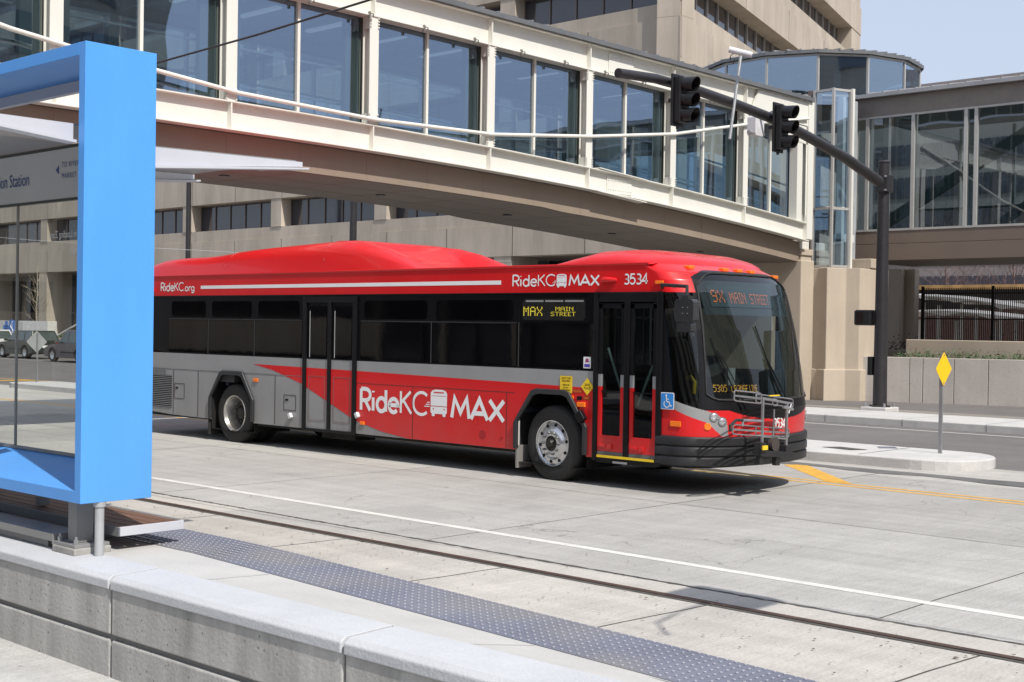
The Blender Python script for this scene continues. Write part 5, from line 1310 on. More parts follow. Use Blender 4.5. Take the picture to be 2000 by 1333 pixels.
for x, z in ((-5.58, .80), (-8.68, .86)): sm.box(x, x+.07, -.008, -.001, z-.03, z)
bb(sm, 'latch', BLACK)
c = MB(); c.cyl((-1.22, .001, .52), (-1.22, -.006, .52), .062, n=24); c.cyl((-.86, .001, .50), (-.86, -.012, .50), .018, n=12); bb(c, 'filler_cap', mat('bus_red_dull', (.36, .010, .014), .5))
# engine grille
gr = MB(); 
for k in range(22): z = .50+k*.032; gr.box(-9.9, -8.80+(.0 if z < 1.05 else -.18), -.012, -.002, z, z+.012)
gq = bb(gr, 'engine_grille', mat('grille_grey', (.24, .245, .25), .5, metal=.2)); bb(MB().box(-9.9, -8.80, -.0025, -.0005, .49, 1.06), 'grille_back', BLACK, gq)
# reflectors, lamps
def amb(x, z, w_=.12, h_=.055, y=-.02, nm='side_marker'): bb(MB().box(x, x+w_, y, .0, z, z+h_), nm, ORANGE, bevel=.006)
amb(-6.42, 1.04); amb(-3.76, .50, .10, .05); amb(1.66, 2.545, .12, .04); amb(.46, .99, .13, .06, -.03)
bb(MB().box(-9.45, -9.36, -.02, 0, 2.53, 2.58), 'side_marker', REDL)
for x, z, s_ in ((-5.41, .54, 1), (-3.80, .64, 1)):
    c = MB(); c.add([tuple(Vector((x, -.035, z))+Vector((u*math.cos(.5)-v*math.sin(.5), w_, u*math.sin(.5)+v*math.cos(.5)))) for w_ in (-.03, .03) for v in (-.042, .042) for u in (-.032, .032)], [(0, 2, 3, 1), (4, 5, 7, 6), (0, 1, 5, 4), (2, 6, 7, 3), (0, 4, 6, 2), (1, 3, 7, 5)])
    bb(c, 'door_lamp', mat('camera_white', (.6, .6, .62)), bevel=.01)
c = MB(); c.add([tuple(Vector((.56, -.05, .87))+Vector((u*.8-v*.6, w_, u*.6+v*.8))) for w_ in (-.05, .03) for v in (-.07, .07) for u in (-.055, .055)], [(0, 2, 3, 1), (4, 5, 7, 6), (0, 1, 5, 4), (2, 6, 7, 3), (0, 4, 6, 2), (1, 3, 7, 5)]); bb(c, 'door_lamp', BLACK, bevel=.012)
c = MB(); c.cyl((.36, 0, 1.10), (.36, -.012, 1.10), .032, n=18); bb(c, 'round_marker', ORANGE); c = MB(); c.box(.45, .53, -.01, 0, 1.075, 1.125); bb(c, 'access_button', BLACK)
c = MB(); c.tube([(.86, .02, 2.59), (.88, -.04, 2.60), (.96, -.045, 2.605), (1.06, .0, 2.60)], [.035, .042, .036, .024], 10); bb(c, 'camera_pod', RED, smooth=60)
# graphics
lm = MB(); strokes(lm, 'RideKC', -3.77, .725, .315, .060, near(-.0045), bold=[1, 1, 1, 1, .72, .72], fit=-2.36); bb(lm, 'side_lettering', WHITE)
lm = MB(); strokes(lm, 'MAX', -1.83, .72, .275, .062, near(-.0045), fit=-.84); bb(lm, 'side_lettering', WHITE)
def bus_icon(mb, x, z, h_, mp, w_):
    mb.prism([(x+w_*a, z+h_*b) for a, b in ((0, .36), (0, .86), (.10, .96), (.30, 1), (.70, 1), (.90, .96), (1, .86), (1, .36))], mp, 0, 0)
    mb.prism([(x+w_*a, z+h_*b) for a, b in ((.0, .33), (1, .33), (1, .10), (.92, .05), (.92, -.04), (.82, -.06), (.74, -.03), (.74, .05), (.26, .05), (.26, -.03), (.18, -.06), (.08, -.04), (.08, .05), (0, .10))], mp, 0, 0)
    for a, b in ((-.30, .38), (-.40, .30), (-.22, .46)): mb.prism([(x+w_*a, z+h_*b), (x-w_*.06, z+h_*b), (x-w_*.06, z+h_*(b+.035)), (x+w_*a, z+h_*(b+.035))], mp, 0, 0)
def icon_marks(mb, x, z, h_, mp, w_):
    mb.prism(rrect(x+w_*.18, x+w_*.82, z+h_*.86, z+h_*.91, h_*.02), mp, 0, 0); mb.prism([(x+w_*.06, z+h_*.76), (x+w_*.94, z+h_*.76), (x+w_*.94, z+h_*.745), (x+w_*.06, z+h_*.745)], mp, 0, 0)
    for a in (.17, .83): mb.prism([(x+w_*a+h_*.035*math.cos(t), z+h_*.24+h_*.035*math.sin(t)) for t in [k*math.pi/6 for k in range(12)]], mp, 0, 0)
ic = MB(); bus_icon(ic, -2.25, .735, .36, near(-.0045), .33); io = bb(ic, 'bus_emblem', WHITE); im = MB(); icon_marks(im, -2.25, .735, .36, near(-.0055), .33); bb(im, 'emblem_detail', RED, io)
lm = MB(); strokes(lm, 'RideKC', -.71, 2.54, .145, .022, near(-.0025), bold=[1, 1, 1, 1, .75, .75], fit=.02); bb(lm, 'upper_lettering', WHITE); lm = MB(); strokes(lm, 'MAX', .28, 2.54, .125, .026, near(-.0025), fit=.77); bb(lm, 'upper_lettering', WHITE)
ic = MB(); bus_icon(ic, .07, 2.525, .165, near(-.0025), .17); io = bb(ic, 'bus_emblem', WHITE); im = MB(); icon_marks(im, .07, 2.525, .165, near(-.0035), .17); bb(im, 'emblem_detail', RED, io)
lm = MB(); strokes(lm, 'RideKC', -9.19, 2.54, .14, .024, near(-.0025), bold=[1, 1, 1, 1, .8, .8], fit=-8.50); strokes(lm, '.org', -8.47, 2.535, .115, .019, near(-.0025), fit=-8.16); bb(lm, 'web_lettering', WHITE)
lm = MB(); strokes(lm, '3534', 1.17, 2.55, .12, .020, near(-.0025), fit=1.53); bb(lm, 'fleet_number', WHITE)
bb(MB().prism([(-7.96, 2.565), (-.92, 2.565), (-.92, 2.62), (-7.96, 2.62)], near(-.0025), 0, .002), 'white_stripe', WHITE)
# stickers
YST = mat('sticker_yellow', (.80, .55, .02), .5)
s1 = bb(MB().prism(rrect(.16, .365, 1.155, 1.375, .012), near(-.009), 0, .003), 'fare_sticker', YST)
for i, (tx, sz) in enumerate((('EXACT FARE', .033), ('REQUIRED', .036), ('OPERATORS', .026), ('DO NOT', .026), ('CARRY MONEY', .026))):
    text_mesh('sticker_text', tx, BLACK, (BX+.2625, BY-.0095, 1.335-(.0, .036, .085, .118, .151)[i]), (1, 0, 0), (0, 0, 1), sz, s1, .82, 'CENTER', .0008)
cxs, czs = .615, 1.25
s2 = bb(MB().prism([(cxs+.105*math.cos(t), czs+.11*math.sin(t)) for t in (0, math.pi/2, math.pi, -math.pi/2)], near(-.009), 0, .003), 'safety_sticker', YST)
text_mesh('sticker_text', 'SAFE', BLACK, (BX+cxs, BY-.0095, czs+.008), (1, 0, 0), (0, 0, 1), .045, s2, .9, 'CENTER', .0008); text_mesh('sticker_text', 'PLACE', BLACK, (BX+cxs, BY-.0095, czs-.032), (1, 0, 0), (0, 0, 1), .042, s2, .9, 'CENTER', .0008)
s3 = bb(MB().prism(rrect(.545, .665, 1.485, 1.63, .008), near(-.006), 0, .002), 'window_sticker', WHITE)
bb(MB().prism([(.56, 1.50), (.65, 1.50), (.65, 1.54), (.56, 1.54)], near(-.0075), 0, .001), 'sticker_band', mat('sticker_indigo', (.08, .05, .35), .5), s3)
bb(MB().prism([(.57, 1.56), (.64, 1.56), (.625, 1.61), (.585, 1.61)], near(-.0075), 0, .001), 'sticker_emblem', mat('sticker_violet', (.25, .06, .15), .5), s3)
for x0, x1, z0, tx in ((.375, .53, 1.165, 'KNEELING'), (.55, .66, 1.085, 'RAMP')):
    q_ = bb(MB().box(x0, x1, -.006, -.004, z0, z0+.045), 'warning_plate', mat('plate_brown_red', (.30, .05, .01), .5)); text_mesh('plate_text', tx, ORANGE, (BX+(x0+x1)/2, BY-.0065, z0+.01), (1, 0, 0), (0, 0, 1), .034, q_, .8, 'CENTER')
# wheel arch trims
def arch_trim(c):
    o_ = arch_pts(c, .625, 1.195, .27, .38); i_ = arch_pts(c, .565, 1.125, .235, .38)
    m_ = MB(); m_.prism(o_+i_[::-1], near(-.04), 0, .05); bb(m_, 'wheel_arch', mat('arch_trim_dark', (.022, .023, .025), .5, var=.15, scale=5), bevel=.012)
    m_ = MB(); m_.box(c-.60, c+.60, .02, .75, .20, 1.2); vs_ = m_.v; m_.f = [f for f in m_.f if f not in ([0, 1, 5, 4],)]; bb(m_, 'wheel_well', mat('well_black', (.006, .006, .006), .9), recalc=False)
arch_trim(AR); arch_trim(AF)
bb(MB().box(AF-.60, AF-.575, -.01, .30, .12, .42), 'mud_flap', mat('flap_grey', (.20, .19, .18), .8)); bb(MB().box(AR-.66, AR-.64, -.01, .5, .10, .40), 'mud_flap', RUBBER)
bb(MB().box(AF-.575, AF-.565, .0, .03, .42, .95), 'arch_guard', mat('guard_pale', (.45, .44, .42), .6))
# wheels
def wheel(x, y, front, sgn=1, steer=0):
    """sgn 1: outer face towards -y"""
    r_ = bpy.data.objects.new('wheel', None); COL.objects.link(r_); r_.parent = bus; r_.location = (x, y, .485); r_.empty_display_size = .1
    if sgn < 0: r_.rotation_euler = (0, 0, math.pi)
    if steer: r_.rotation_euler.z += R(steer)
    T = MB(); T.lathe([(.295, .02), (.31, -.005), (.34, -.012), (.42, -.012), (.465, .0), (.485, .02), (.497, .05), (.4985, .075), (.491, .077), (.491, .085), (.4985, .087), (.4985, .135), (.491, .137), (.491, .147), (.4985, .149), (.4985, .215), (.49, .24), (.45, .28), (.30, .27)], (0, 0, 0), 'Y', 72)
    T.build('tyre', TYRE, r_, smooth=30, world=False)
    if not front:
        T = MB(); T.lathe([(.30, .33), (.45, .33), (.49, .36), (.497, .56), (.45, .6), (.3, .6)], (0, 0, 0), 'Y', 48); T.build('inner_tyre', TYRE, r_, smooth=30, world=False)
        rm = MB(); rm.lathe([(.305, .0), (.298, -.012), (.288, -.008), (.278, .02), (.262, .10), (.235, .19)], (0, 0, 0), 'Y', 56); rm.build('rim', mat('rim_alu', (.62, .60, .56), .3, metal=.85, var=.15, scale=9), r_, smooth=35, world=False)
        nb = MB()
        for k in range(10): t = k*math.pi/5; nb.cyl((.155*math.cos(t), .20, .155*math.sin(t)), (.155*math.cos(t), .165, .155*math.sin(t)), .017, n=6)
        nb.build('lug_nut', mat('nut_dark', (.09, .085, .08), .5, metal=.6), r_, world=False)
        nb = MB(); nb.lathe([(.236, .19), (.20, .205), (.10, .205), (.095, .13), (.07, .11), (0, .11)], (0, 0, 0), 'Y', 40); nb.build('hub_disc', mat('hub_brown', (.03, .026, .022), .6), r_, world=False)
    else:
        rm = MB(); rm.lathe([(.305, .0), (.300, -.014), (.290, -.012), (.283, .006), (.27, .018), (.215, .012), (.19, -.012), (.175, -.028), (.155, -.034), (.10, -.030), (.097, .0)], (0, 0, 0), 'Y', 64)
        ro = rm.build('rim', ALU, r_, smooth=35, world=False)
        hb = MB()
        for k in range(10): t = k*math.pi/5+.15; hb.cyl((.243*math.cos(t), .008, .243*math.sin(t)), (.243*math.cos(t), .0125, .243*math.sin(t)), .022, n=16)
        hb.build('rim_hole', mat('hole_black', (.004, .004, .004), .9), r_, world=False)
        nb = MB()
        for k in range(10): t = k*math.pi/5; nb.cyl((.142*math.cos(t), -.032, .142*math.sin(t)), (.142*math.cos(t), -.064, .142*math.sin(t)), .0185, .015, 6)
        nb.build('lug_nut', mat('nut_grey', (.22, .22, .22), .35, metal=.8), r_, world=False)
        nb = MB(); nb.lathe([(.10, -.005), (.095, -.02), (.06, -.028), (.05, -.07), (.044, -.078), (.0, -.08)], (0, 0, 0), 'Y', 32); nb.build('hub', mat('hub_dark', (.025, .022, .02), .45, metal=.3), r_, smooth=30, world=False)
    return r_
wheel(0, .05, True, 1, -4); wheel(-7.02, .06, False); wheel(0, WB-.05, True, -1, -4); wheel(-7.02, WB-.06, False, -1)
# underbody, floor, rear
bb(MB().box(-9.8, -7.75, .04, WB-.04, .34, .95), 'underbody', mat('under_black', (.008, .008, .008), .8)); bb(MB().box(-6.35, -.66, .04, WB-.04, .32, .42), 'underbody', MATS['under_black'])
bb(MB().box(.66, 1.9, .06, WB-.6, .345, .40), 'underbody', MATS['under_black']); bb(MB().box(-7.75, .66, .8, WB-.8, .3, .42), 'underbody', MATS['under_black'])
bb(MB().box(-4.9, -4.1, .2, .6, .22, .33), 'fuel_line_guard', MATS['under_black'])
bb(MB().box(-9.98, 1.9, .78, WB-.78, .42, .46), 'floor', DARKIN)
bb(MB().box(XR-.0, XR+.05, .02, WB-.02, .42, 2.80), 'rear_panel', RED, bevel=.02)
bb(MB().box(-9.9, -7.0, .03, WB-.03, 1.0, 1.4), 'engine_housing', DARKIN)
# roof skin
rf = MB(); vs = []; xs_l = [XR, -6, -2, 0, 1.2, 1.6]
for x in xs_l:
    for i in range(13):
        s = -1+2*i/12; vs.append((x, WM+1.29*s, 2.79+.055*(1-abs(s)**6)))
rf.add(vs, [(i*13+k, (i+1)*13+k, (i+1)*13+k+1, i*13+k+1) for i in range(5) for k in range(12)]); bb(rf, 'roof', RED, smooth=60)
bb(MB().box(-9.9, 1.9, .05, WB-.05, 2.50, 2.53), 'headliner', DGREY)
def lofted(xs_, hf, G, ns=36, base=2.785, wid=1.285):
    m_ = MB(); vs = []
    for x in xs_:
        for i in range(ns+1):
            s = math.sin(math.pi*(-.5+i/ns)); vs.append((x if not callable(x) else x(s), WM+wid*s, base+hf(x, s)))
    n = len(xs_); m_.add(vs, [(a*(ns+1)+k, (a+1)*(ns+1)+k, (a+1)*(ns+1)+k+1, a*(ns+1)+k+1) for a in range(n-1) for k in range(ns)]); return m_
def interp(T, x):
    if x <= T[0][0]: return T[0][1]
    for p, q in zip(T, T[1:]):
        if x <= q[0]: t = (x-p[0])/(q[0]-p[0]); return p[1]+(q[1]-p[1])*t
    return T[-1][1]
# fuel tank fairing (rear pod)
PT = [(-9.98, 0), (-9.93, .07), (-9.80, .19), (-9.6, .275), (-9.35, .325), (-8.9, .35), (-8.1, .355), (-7.7, .375), (-7.0, .435), (-6.5, .46), (-4.8, .515), (-4.4, .52), (-4.0, .485), (-3.5, .37), (-3.0, .20), (-2.65, .06), (-2.55, 0)]
def hp(x, s):
    h_ = interp(PT, x); a = abs(s); edge = max(0, 1-(a/.985)**10)**.36 if a < .985 else 0
    if x > -4.3:
        k = min(1, (x+4.3)/.7); c = max(0, min(1, (.74-a)/.10)); h_ = h_*(1-.55*k*c) 
    return h_*edge
pod = lofted([-9.98+.0743*i for i in range(101)], hp, None); bb(pod, 'tank_fairing', RED, smooth=45)
sm = MB()
for x in (-7.25, -4.72):
    pts = []
    for i in range(14):
        s = -.98+i*.06; pts.append((x+.10*(i/13), WM+1.285*s, 2.785+hp(x, s)+.002))
    sm.tube(pts, .009, 4)
bb(sm, 'fairing_seam', mat('seam_red', (.28, .008, .01), .5))
# front roof fairing
HT = [(0, .0), (.08, .085), (.2, .15), (.38, .195), (.6, .20), (.8, .12), (1, .0)]
m_ = MB(); vs = []; NU, NS2 = 40, 48
for a in range(NU+1):
    u = a/NU
    for i in range(NS2+1):
        s = math.sin(math.pi*(-.5+i/NS2)); x0 = FS(2.80, s)[0]; xb = -.1; x = x0+(xb-x0)*u; h_ = interp(HT, u)+.0
        vs.append((x, WM+1.295*s*(1-.0*u), 2.80+(h_+.03*(1-u)*(u > 0))*max(0, 1-abs(s)**5)**.5))
m_.add(vs, [(a*(NS2+1)+k, (a+1)*(NS2+1)+k, (a+1)*(NS2+1)+k+1, a*(NS2+1)+k+1) for a in range(NU) for k in range(NS2)]); bb(m_, 'front_fairing', RED, smooth=50)
for s, zz in ((-.66, 2.765), (-.22, 2.755), (.0, 2.75), (.22, 2.745), (.68, 2.705)):
    p = FS(zz-.01, s); c = MB(); c.box(p[0]-.06, p[0]+.02, p[1]-.06, p[1]+.06, zz-.022, zz+.022); bb(c, 'roof_marker', ORANGE, bevel=.008)
# bumper
def bump(z0, z1, off, m, nm):
    n = 60; vs = []; SS = [(-1, 1.70), ]; 
    prof_ = [(z0, off-.03), (z0+.015, off), (z1-.02, off), (z1, off-.025), (z1, off-.10)]
    ring_ = []
    for z, o in prof_:
        row = [(1.71, WM-1.30-o*.6, z)]
        for i in range(n+1):
            s = math.sin(math.pi*(-.5+i/n)); xs, d = 1.97, .655; c_ = max(0, 1-abs(s)**2.15)**.5; row.append((xs+(d+o)*c_, WM+(1.30+o*.6)*s, z))
        row.append((1.71, WM+1.30+o*.6, z)); ring_.append(row)
    m_ = MB(); k = len(ring_[0]); m_.add([p for r in ring_ for p in r], [(a*k+i, a*k+i+1, (a+1)*k+i+1, (a+1)*k+i) for a in range(len(ring_)-1) for i in range(k-1)]); return bb(m_, nm, m, smooth=40)
bo = bump(.36, .475, .045, BUMPER, 'bumper'); 
for z0, z1 in ((.479, .595), (.599, .715)): bump(z0, z1, .05, BUMPER, 'bumper_band')
bump(.37, .71, .03, mat('bumper_groove', (.008, .008, .008), .8), 'bumper_core'); bump(.325, .358, -.20, mat('under_black', (.01, .01, .01)), 'front_valance')
# headlamps
for sg_ in (-1, 1):
    for s, z in ((.815, .955), (.745, .90)):
        p = Vector(FS(z, sg_*s)); p2 = Vector(FS(z, sg_*(s-.02))); tdir = (p2-p).normalized(); nrm = Vector((abs(tdir.y), -tdir.x*sg_*(-1) if False else 0, 0)); e = Vector(FS(z, sg_*(s+.02)))-Vector(FS(z, sg_*(s-.02))); nrm = Vector((abs(e.y), -e.x*(1 if e.y > 0 else -1), 0)).normalized()
        c = MB(); c.cyl(p-nrm*.02, p+nrm*.008, .058, .055, 24); hl = bb(c, 'headlight', mat('lamp_chrome_grey', (.35, .35, .36), .25, metal=.8)); c = MB(); c.cyl(p+nrm*.008, p+nrm*.016, .045, .03, 20); bb(c, 'lens', FLENS, hl)
    p = Vector(FS(.84, sg_*.86)); e = Vector(FS(.84, sg_*.88))-Vector(FS(.84, sg_*.84)); nrm = Vector((abs(e.y), -e.x*(1 if e.y > 0 else -1), 0)).normalized()
    c = MB(); c.cyl(p-nrm*.01, p+nrm*.012, .048, .04, 20); bb(c, 'turn_signal', ORANGE)
p = FS(.885, -.995); amb(1.86+.05, .83, .16, .065, -.012, 'side_marker')
# accessibility sign on the front corner panel
p = 1.80; wsn = bb(MB().prism(rrect(1.775, 1.975, 1.03, 1.235, .02), near(-.022), 0, .003), 'access_sign', WHITE); bb(MB().prism(rrect(1.785, 1.965, 1.04, 1.225, .016), near(-.0245), 0, .002), 'access_field', mat('access_blue', (.03, .22, .60), .4), wsn)
c = MB(); mp = near(-.0262)
c.prism([(1.862+.013*math.cos(t), 1.198+.013*math.sin(t)) for t in [k*math.pi/6 for k in range(12)]], mp, 0, 0)
def ln(pts, w_): 
    for a, b in zip(pts, pts[1:]):
        a, b = Vector(a), Vector(b); n_ = Vector((-(b-a).y, (b-a).x)).normalized()*w_/2; c.quad(mp(*(a+n_), 0), mp(*(b+n_), 0), mp(*(b-n_), 0), mp(*(a-n_), 0))
ln([(1.865, 1.183), (1.868, 1.125), (1.905, 1.122), (1.925, 1.07), (1.945, 1.078)], .014); ln([(1.868, 1.155), (1.90, 1.155)], .011); ln(arc(1.872, 1.098, .042, 140, 350, 12), .012); bb(c, 'access_symbol', WHITE, wsn)
# --- front door
fd = bpy.data.objects.new('front_door', None); COL.objects.link(fd); fd.parent = bus; fd.empty_display_size = .1
c = MB(); c.box(.72, .785, -.03, .05, .33, 2.45); c.box(1.70, 1.78, -.03, .05, .33, 2.45); c.box(.785, 1.70, -.02, .05, 2.33, 2.45); c.box(.785, 1.70, -.02, .1, .31, .385); c.box(1.205, 1.285, -.025, .03, .40, 2.33)
bb(c, 'door_frame', BLACK, fd, bevel=.008)
for x0, x1 in ((.79, 1.20), (1.29, 1.695)):
    c = MB(); c.box(x0, x0+.055, -.006, .03, 1.42, 2.30); c.box(x1-.055, x1, -.006, .03, 1.42, 2.30); c.box(x0, x1, -.006, .03, 2.25, 2.31); c.box(x0+.055, x1-.055, -.006, .03, 1.20, 1.215); lf = bb(c, 'door_leaf', BLACK, fd)
    c = MB()
    for a, b in ((x0, x0+.055), (x1-.055, x1)): c.box(a, b, -.006, .03, .655, 1.265)
    c.box(x0, x1, -.006, .03, .455, .655); bb(c, 'leaf_lower', RED, lf)
    c = MB()
    for a, b in ((x0, x0+.055), (x1-.055, x1)): c.box(a, b, -.006, .03, 1.266, 1.419)
    bb(c, 'leaf_band', SILVER, lf)
    c = MB(); c.box(x0, x1, -.007, .03, .40, .452); bb(c, 'kick_plate', mat('kick_grey', (.12, .12, .125), .5), lf)
    c = MB(); c.box(x0+.03, x0+.13, -.02, -.006, .50, .54); c.box(x0+.16, x0+.24, -.025, -.006, .485, .55); bb(c, 'leaf_handle', RED, lf, bevel=.006)
    c = MB(); c.quad((x0+.055, .012, .655), (x1-.055, .012, .655), (x1-.055, .012, 2.25), (x0+.055, .012, 2.25)); bb(c, 'door_glass', DGLASS, lf, recalc=False)
c = MB(); c.tube([(.90, .05, 1.75), (1.12, .07, 1.18)], .016, 8); c.tube([(1.60, .05, 1.55), (1.36, .07, 1.05)], .016, 8); bb(c, 'grab_rail', mat('rail_pale_green', (.55, .66, .62), .35), fd, smooth=60)
c = MB(); c.box(.80, 1.69, -.03, -.02, .375, .405); bb(c, 'step_edge', YST, fd); c = MB(); c.box(1.06, 1.28, -.0315, -.021, .315, .34); bb(c, 'step_label', STEEL, fd)
# --- rear door
rd = bpy.data.objects.new('rear_door', None); COL.objects.link(rd); rd.parent = bus; rd.empty_display_size = .1
c = MB(); c.box(-5.14, -5.06, -.025, .02, .34, 2.42); c.box(-3.95, -3.86, -.025, .02, .34, 2.42); c.box(-5.06, -3.95, -.02, .02, 2.33, 2.42); c.box(-4.54, -4.46, -.02, .02, .38, 2.33); c.box(-5.06, -3.95, -.02, .02, .335, .375); bb(c, 'door_frame', BLACK, rd, bevel=.006)
for x0, x1 in ((-5.055, -4.545), (-4.455, -3.955)):
    c = MB(); c.prism(rrect(x0+.06, x1-.03, 1.47, 2.27, .02), near(-.008), 0, .004); lf = bb(c, 'door_glass', WBG, rd)
    c = MB(); c.box(x0+.075, x0+.083, -.013, -.008, 1.48, 2.2); bb(c, 'glass_edge', mat('edge_pale', (.4, .42, .42), .4), lf)
    c = MB()
    for (a0, a1, z0, z1) in ((x0+.06, x1-.06, .50, .506), (x0+.06, x1-.06, 1.18, 1.186), (x0+.06, x0+.066, .5, 1.18), (x1-.066, x1-.06, .5, 1.18)): c.box(a0, a1, -.007, -.004, z0, z1)
    bb(c, 'panel_seam', mat('seam_grey', (.2, .12, .12), .5), lf)
# --- mirrors
mr = bpy.data.objects.new('mirror', None); COL.objects.link(mr); mr.parent = bus; mr.empty_display_size = .1
mx0 = P(1341, 617, 'Y', BY-.30).x-BX; my = -.30
zq = lambda py: P(1341, py, 'Y', BY-.30).z
c = MB(); c.prism(rrect(mx0-.135, mx0+.135, zq(629), zq(585), .05), near(my), -.06, .06); bb(c, 'mirror_housing', mat('mirror_shell', (.03, .03, .032), .25), mr, bevel=.03)
c = MB(); c.prism(rrect(mx0-.10, mx0+.10, zq(649), zq(630), .035), near(my), -.055, .05); bb(c, 'lower_mirror', MATS['mirror_shell'], mr, bevel=.025)
c = MB()
for i in (-1, 1):
    for j in (-1, 1): c.cyl((mx0+.02+i*.035, my-.061, (zq(628)+zq(586))/2+j*.035), (mx0+.02+i*.035, my-.067, (zq(628)+zq(586))/2+j*.035), .006, n=8)
bb(c, 'mirror_screw', STEEL, mr)
c = MB(); c.tube([(1.75, .02, 2.50), (1.82, -.10, 2.53), (mx0, my, 2.50), (mx0, my, zq(588))], .022, 8); c.box(mx0-.05, mx0+.05, my-.05, my+.05, zq(586)-.01, zq(578)); bb(c, 'mirror_arm', RUBBER, mr, smooth=60)
# --- interior
c = MB()
for r_ in range(9):
    x = -8.2+r_*.9
    if -5.3 < x < -3.6: continue
    for y0 in (.1, WB-1.0): c.box(x, x+.42, y0, y0+.88, .85, .93); c.box(x-.06, x+.02, y0, y0+.88, .93, 1.55)
bb(c, 'passenger_seats', mat('seat_blue_grey', (.03, .035, .06), .8), bevel=.03)
c = MB(); c.box(1.15, 1.55, 1.75, 2.25, .75, .9); c.box(1.05, 1.17, 1.75, 2.25, .9, 1.65); bb(c, 'driver_seat', DARKIN, bevel=.04)
c = MB(); c.box(1.70, 2.20, .35, 2.3, .46, 1.08); bb(c, 'dashboard', DARKIN, bevel=.06)
c = MB(); c.tube([(1.72+.10*math.sin(t), 2.0+.23*math.cos(t), 1.25+.19*math.sin(t)) for t in [k*math.pi/10 for k in range(21)]], .014, 6); c.tube([(1.80, 2.0, 1.1), (1.72, 2.0, 1.25)], .03, 6); bb(c, 'steering_wheel', BLACK)
c = MB(); c.box(1.62, 1.66, .9, .94, .46, 2.45); c.box(.2, .24, 1.9, 1.94, .46, 2.5); c.box(-1.5, -1.46, .6, .64, .46, 2.5); bb(c, 'stanchion', ALU)
bb(MB().box(-9.9, 1.88, WB-.05, WB-.03, .46, 1.47), 'interior_lining', DGREY)
c = MB(); c.box(.55, .6, 1.45, WB-.05, .46, 1.9); bb(c, 'partition', DARKIN)
c = MB(); c.box(1.95, 2.0, 1.1, 1.26, 1.30, 1.52); bb(c, 'fare_screen', ALU); c = MB(); c.tube([(2.02, .32, 1.22), (2.04, .30, 1.36), (1.98, .30, 1.42), (1.92, .32, 1.40)], .028, 8); bb(c, 'yellow_grab', YST, smooth=60)
# front destination sign (behind the glass) and dash display
def front_patch(s0, s1, z0, z1, off, n=24):
    m_ = MB(); vs = []
    for z in (z0, z1):
        for i in range(n+1): vs.append(FS(z, s0+(s1-s0)*i/n, off))
    m_.add(vs, [(i, i+1, n+2+i, n+1+i) for i in range(n)]); return m_
bb(front_patch(-.76, .76, 2.18, 2.60, -.012), 'sign_surround', mat('sign_surround_grey', (.035, .04, .05), .12, spec=.8))
sgb = bb(front_patch(-.68, .30, 2.28, 2.54, -.008), 'destination_sign', mat('sign_board', (.045, .06, .075), .2))
def fmapn(s0, k, zr, off): # map metres along the arc approx
    def f(u, v, d): return FS(zr+v, s0+u*k, off-d)
    return f
c = MB(); led(c, '9X', -.0, .085, .0185, fmapn(-.66, .74, 2.40, -.004), .022); led(c, 'MAIN', .30, .060, .0148, fmapn(-.66, .74, 2.40, -.004), .0195); led(c, 'STREET', .70, .050, .0140, fmapn(-.66, .74, 2.40, -.004), .0185); bb(c, 'destination_letters', LEDO, sgb)
c = MB(); led(c, '5305', .0, .06, .0082, fmapn(-.80, .80, 1.28, -.02), .0125); led(c, 'ORANGE LINE', .21, .055, .0070, fmapn(-.80, .80, 1.28, -.02), .0125); bb(c, 'route_letters', mat('led_amber', (.5, .25, .03), .5, emit=(1, .45, .08), estr=.5))
# wipers
def fp3(s, z, off=.03): return Vector(FS(z, s, off))
c = MB(); c.tube([fp3(-.55, 1.02), fp3(-.64, 1.35), fp3(-.72, 1.75)], .010, 6); c.tube([fp3(-.50, 1.02), fp3(-.60, 1.38), fp3(-.69, 1.70)], .007, 6); c.tube([fp3(-.66, 1.25, .025), fp3(-.76, 1.9, .02)], .009, 6)
c.tube([fp3(.12, 1.06), fp3(-.02, 1.38), fp3(-.14, 1.66)], .010, 6); c.tube([fp3(.06, 1.06), fp3(-.06, 1.36), fp3(-.14, 1.60)], .007, 6); c.tube([fp3(-.03, 1.20, .025), fp3(-.20, 2.05, .02)], .009, 6); bb(c, 'wiper', BLACK, smooth=60)
lm = MB(); strokes(lm, '3534', .0, .0, .115, .020, fmapn(-.12, .77, .80, .004), .95); bb(lm, 'front_number', WHITE)
# --- bicycle rack (folded up)
rk = bpy.data.objects.new('bicycle_rack', None); COL.objects.link(rk); rk.parent = bus; rk.empty_display_size = .1
XK = 2.86
def yz(px, py, x=XK): p = P(px, py, 'X', BX+x); return (x, p.y-BY, p.z)
def loop(pts, r, closed=True):
    """rounded closed tube through corner points"""
    out = []; n = len(pts)
    for i in range(n):
        a, b, c_ = Vector(pts[i-1]), Vector(pts[i]), Vector(pts[(i+1) % n]); d1 = (a-b).normalized(); d2 = (c_-b).normalized(); rr_ = min(.035, (a-b).length*.4, (c_-b).length*.4)
        for k in range(5):
            t = k/4; p0 = b+d1*rr_; p1 = b+d2*rr_; out.append(p0*(1-t)**2+b*2*t*(1-t)+p1*t*t)
    return out+[out[0]]
c = MB()
up1, up2 = (1490, 776), (1537, 785)
for (xa_, y0_, y1_) in ((1490, 778, 872), (1537, 786, 876)):
    a = Vector(yz(xa_, y0_)); b = Vector(yz(xa_-2, y1_)); c.bar(a, b, .030, .030, (1, 0, 0))
c.bar(Vector(yz(1488, 778)), Vector(yz(1540, 788)), .028, .026, (1, 0, 0)); c.bar(Vector(yz(1488, 853)), Vector(yz(1537, 858)), .02, .02, (1, 0, 0))
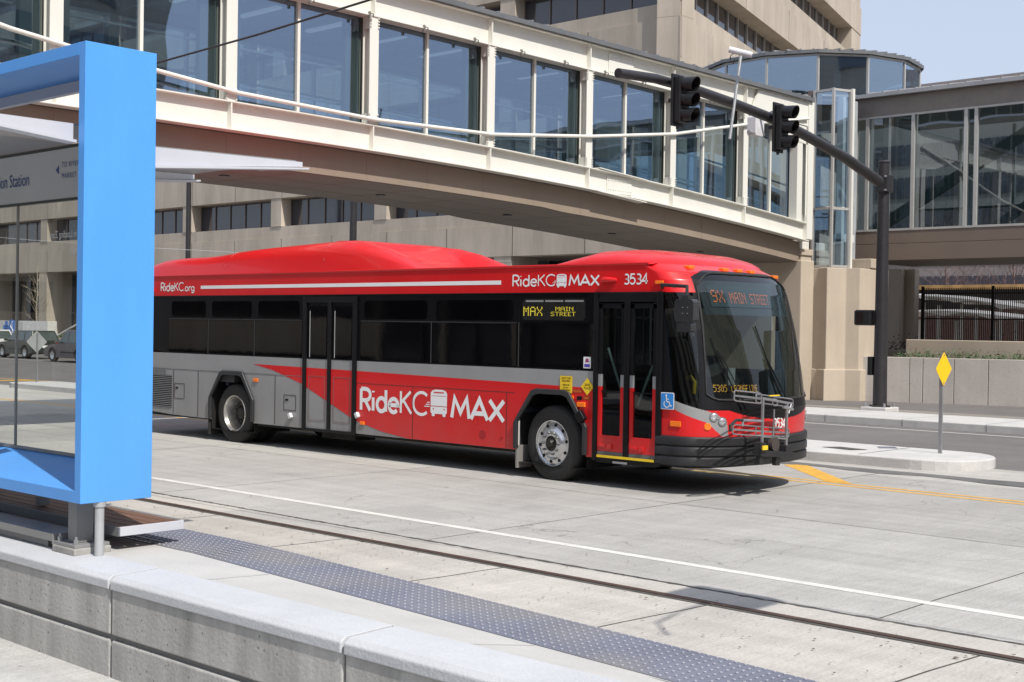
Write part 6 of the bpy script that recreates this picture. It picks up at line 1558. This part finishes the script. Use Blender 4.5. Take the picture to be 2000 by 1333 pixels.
ru = bb(c, 'rack_frame', mat('rack_grey', (.40, .40, .41), .32, metal=.75), rk, bevel=.005)
def tray(pl, pr, h_, xo):
    a = Vector(yz(*pl)); b = Vector(yz(*pr)); u = Vector((0, 0, h_/2)); 
    dpt = Vector((.16, 0, 0))
    m_ = MB(); m_.tube(loop([a-u+dpt*xo, b-u+dpt*xo, b+u+dpt*xo, a+u+dpt*xo], .013), .0085, 6)
    m_.bar(a+dpt*xo, b+dpt*xo, .012, .022, (0, 0, 1)); return m_
RG = MATS['rack_grey']
bb(tray((1434, 773), (1487, 779), .12, .0), 'wheel_tray', RG, rk, smooth=60); bb(tray((1490, 779), (1562, 789), .10, -.6), 'wheel_tray', RG, rk, smooth=60)
bb(tray((1431, 839), (1488, 843), .11, .0), 'wheel_tray', RG, rk, smooth=60); bb(tray((1490, 843), (1554, 847), .10, -.6), 'wheel_tray', RG, rk, smooth=60)
c = MB(); c.tube([yz(1427, 843), yz(1426, 832), yz(1438, 821), yz(1450, 821)], .018, 8); bb(c, 'wheel_hook', RUBBER, rk, smooth=60)
c = MB(); c.tube([yz(1448, 821), yz(1488, 823)], .016, 8); c.tube([yz(1452, 820), yz(1450, 833)], .014, 8); c.tube([yz(1512, 800), yz(1510, 855)], .011, 6); c.tube(loop([yz(1509, 780), yz(1518, 781), yz(1518, 793), yz(1509, 792)], .01), .008, 6); c.tube([yz(1530, 795), yz(1548, 800)], .02, 6); c.tube([yz(1545, 790), yz(1540, 808)], .012, 6); bb(c, 'support_arm', RG, rk, smooth=60)
c = MB(); c.bar(yz(1479, 872), yz(1490, 872), .10, .09); c.bar(yz(1529, 877), yz(1541, 878), .1, .09); c.bar(yz(1478, 885), yz(1543, 889), .12, .07); c.bar(yz(1480, 895, 2.86), yz(1488, 895, 2.86), .06, .16); c.bar(yz(1512, 898, 2.86), yz(1520, 898, 2.86), .06, .14); bb(c, 'rack_mount', BUMPER, rk, bevel=.008)
a = Vector(yz(1511, 868, 2.88)); c = MB(); c.cyl(a+Vector((-.03, 0, 0)), a+Vector((.03, 0, 0)), .085, n=24); bb(c, 'pivot_disc', mat('pivot_brown', (.05, .04, .035), .6), rk)
a = Vector(yz(1494, 875, 2.95)); bb(MB().box(a.x-.01, a.x+.01, a.y-.05, a.y+.05, a.z-.025, a.z+.025), 'warning_tag', YST, rk)
a = Vector(yz(1512, 773, 2.95)); bb(MB().box(a.x-.01, a.x+.012, a.y-.11, a.y+.11, a.z-.006, a.z+.006), 'label_strip', YST, rk)

# ------------------------------------------------------------------ placing the far corner: these are enlarged about the camera position, moving them back
K = 1.15
for nm in ('office_building', 'skywalk_bridge', 'bridge_pier', 'glass_tower', 'side_skywalk', 'skywalk_pier', 'abutment_wall', 'underbridge_wall', 'planter_wall', 'back_wall', 'planting_soil', 'planter_plants'):
    o = bpy.data.objects[nm]; o.scale = (K, K, K); l = o.location
    o.location = (l.x*K, l.y*K, l.z*K-.2992)
